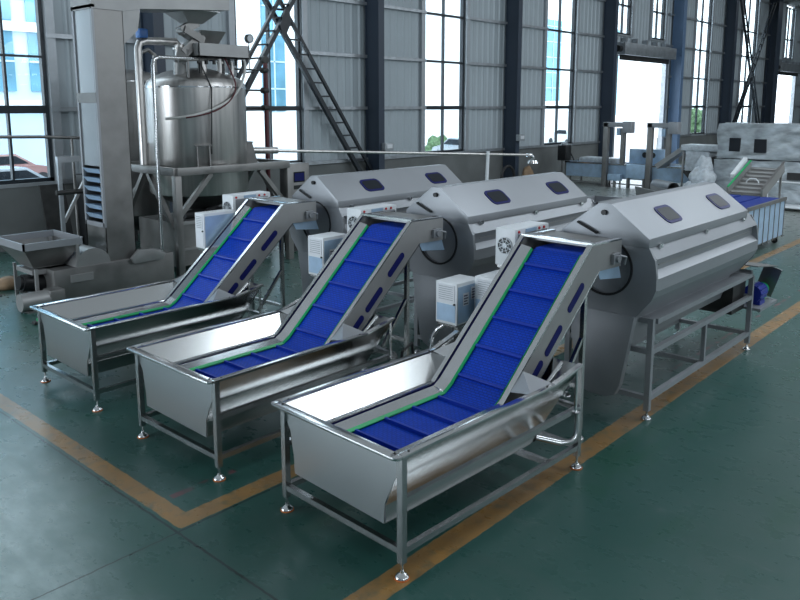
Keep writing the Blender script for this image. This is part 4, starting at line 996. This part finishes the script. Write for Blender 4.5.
MB().box((-.12, -.30, .28), (.12, .28, .55)).build('housing', 'film', cb, bevel=.02); MB().box((-.05, -.05, 0), (.05, .05, .28)).build('leg', 'steel_matt', cb)
wp = thing('wrapped_tray', 'white plastic-covered tray lying on the left end of the wash table', 'tray', (29.5, 15.27, 0.933))
MB().box((-.40, -.9, .0), (.40, .9, .20)).build('tray', 'wrapw', wp, bevel=.05)
def gantry(label, y, x=31.1):
    g = thing('lifting_gantry', label, 'gantry', (x, y, 0), 0, 'gantries over the wash table')
    MB().box((-.10, .46, 0), (.10, .68, 2.72)).build('column', 'steel_dull', g, bevel=.01)
    MB().box((-.10, -.55, 2.54), (.10, .70, 2.74)).build('top_arm', 'steel_satin', g, bevel=.01)
    MB().box((-.17, -.62, 2.30), (.17, -.22, 2.78)).build('drive_box', 'steel_satin', g, bevel=.02)
    MB().box((-.08, -.30, 1.0), (.08, -.12, 2.5)).build('slide_column', 'steel_dull', g)
    MB().box((-.13, -.10, 2.2), (.13, .05, 2.5)).build('motor', 'film', g)
    MB().box((-.2, .35, 0), (.2, .77, .03)).build('base_plate', 'steel_dull', g)
gantry('left steel gantry frame over the wash table, by the dark column', 14.19, 28.76)
gantry('right steel gantry frame over the wash table, nearer the blue column', 12.35, 28.83)
cb = thing('power_unit', 'pale box with two round dials on the wash table behind the left gantry', 'box', (29.75, 13.49, 0.938))
MB().box((-.25, -.95, 0), (.25, .6, .62)).build('housing', 'film', cb, bevel=.02); dl = MB(); dl.cyl((-.26, -.45, .38), (-.25, -.45, .38), .12); dl.cyl((-.26, -.1, .38), (-.25, -.1, .38), .12); dl.build('dial', 'black', cb)
# cutting machine with inclined inlet
cm = thing('cutting_machine', 'grey cutting machine with inclined inlet trough right of the wash table', 'machine', (28.3, 10.75, 0))
MB().prism([(1.5, .95), (.45, 1.75), (.45, 1.95), (1.6, 1.12)], 'X', -.35, .35).build('inlet_trough', 'steel_matt', cm, smooth=False)
MB().box((-.5, -1.0, 1.72), (.5, .55, 1.95)).build('hood', 'wrapw', cm, bevel=.05); MB().box((-.45, -.55, .95), (.45, .35, 1.72)).build('body', 'wrapw', cm, bevel=.03)
MB().prism([(.5, .95), (-.3, .10), (-.75, .10), (-.1, .95)], 'X', -.4, .4).build('chute', 'steel_dark', cm, smooth=False)
MB().box((-.4, -1.0, .9), (.4, -.55, 1.5)).build('motor_cover', 'black', cm)
for u in (-.4, .4):
    for v in (-.9, .45): MB().beam((u, v, 0), (u, v, 1.72), .06, .06, (1, 0, 0)).build('leg', 'steel_matt', cm)
# loose drum sections
dsx = thing('drum_section', 'open grey cylinder drum on a cradle behind the middle washer', 'drum', (26.84, 11.37, 0))
d = MB(); d.lathe([(.26, -.65), (.26, .65), (.23, .65), (.23, -.65), (.26, -.65)], (0, 0, .36), 32, 'Y'); o = d.build('shell', 'steel_satin', dsx); MB().cyl((0, .55, .36), (0, .57, .36), .23).build('end_disc', 'steel_dark', dsx)
for v in (-.45, .45): MB().box((-.25, v - .05, 0), (.25, v + .05, .14)).build('cradle', 'steel_dark', dsx)
dsx.rotation_euler = (0, 0, R(-38))
dd = thing('pipe_frame', 'short steel trough lying beside the open cylinder drum', 'trough', (25.5, 11.2, 0)); dd.rotation_euler = (0, 0, R(-40))
MB().prism([(-.25, .0), (.25, 0), (.35, .45), (.29, .45), (.2, .06), (-.2, .06), (-.29, .45), (-.35, .45)], 'Y', -.8, .8).build('trough', 'steel_matt', dd, smooth=False)
# upright pump by the wall
up = thing('upright_pump', 'black upright pump on a stand by the wall below the window', 'pump', (29.57, 17.11, 0))
MB().box((-.26, -.22, .95), (.26, .22, 1.65)).build('motor', 'black', up, bevel=.05); MB().cyl((0, 0, 1.65), (0, 0, 1.75), .16).build('cap', 'frame_w', up)
for u in (-.18, .18): MB().beam((u, 0, 0), (u, 0, .95), .07, .07, (1, 0, 0)).build('leg', 'steel_matt', up)
MB().tube([(.2, -.2, 1.3), (.42, -.25, 1.0), (.4, -.2, .4), (.38, -.1, .03)], .03, 8).build('cable', 'rubber', up)
cr = thing('cable_reel', 'black ring-shaped cable coil standing against the wall', 'cable', (25.03, 16.97, 0))
MB().tube([(0 + .45 * math.cos(R(a)), .0, .52 + .45 * math.sin(R(a))) for a in range(0, 361, 20)], .06, 10, False).build('coil', 'rubber', cr); MB().box((-.2, -.1, 0), (.2, .1, .05)).build('stand', 'steel_dark', cr)
bag = thing('paper_sack', 'small brown sack against the wall right of the column', 'sack', (26.58, 17.05, 0))
b = bmesh.new(); bmesh.ops.create_icosphere(b, subdivisions=3, radius=1)
for v in b.verts: v.co *= 1 + .1 * math.sin(v.co.x * 6) * math.cos(v.co.y * 5); v.co.x *= .32; v.co.y *= .22; v.co.z = max(0, v.co.z * .5 + .38)
me = bpy.data.meshes.new('sack'); b.to_mesh(me); b.free(); me.materials.append(M['wood']); me.polygons.foreach_set('use_smooth', [True] * len(me.polygons)); o = bpy.data.objects.new('sack', me); COL.objects.link(o); o.parent = bag
# steel tray box at the outlet of the middle washer
tb = thing('outlet_tray', 'open steel tray at the far end of the middle washer hood', 'tray', (10.75, 5.64, 0))
q = MB(); q.box((-.42, -.25, 1.78), (.42, .25, 1.80))
for a, b_ in (((-.42, -.25, 1.8), (.42, -.23, 1.95)), ((-.42, .23, 1.8), (.42, .25, 1.95)), ((-.42, -.25, 1.8), (-.40, .25, 1.95)), ((.40, -.25, 1.8), (.42, .25, 1.95))): q.box(a, b_)
q.build('tray', 'steel_satin', tb)
for u in (-.1, .38): MB().beam((u, .225, 0), (u, .225, 1.78), .05, .05, (1, 0, 0)).build('leg', 'steel_satin', tb)
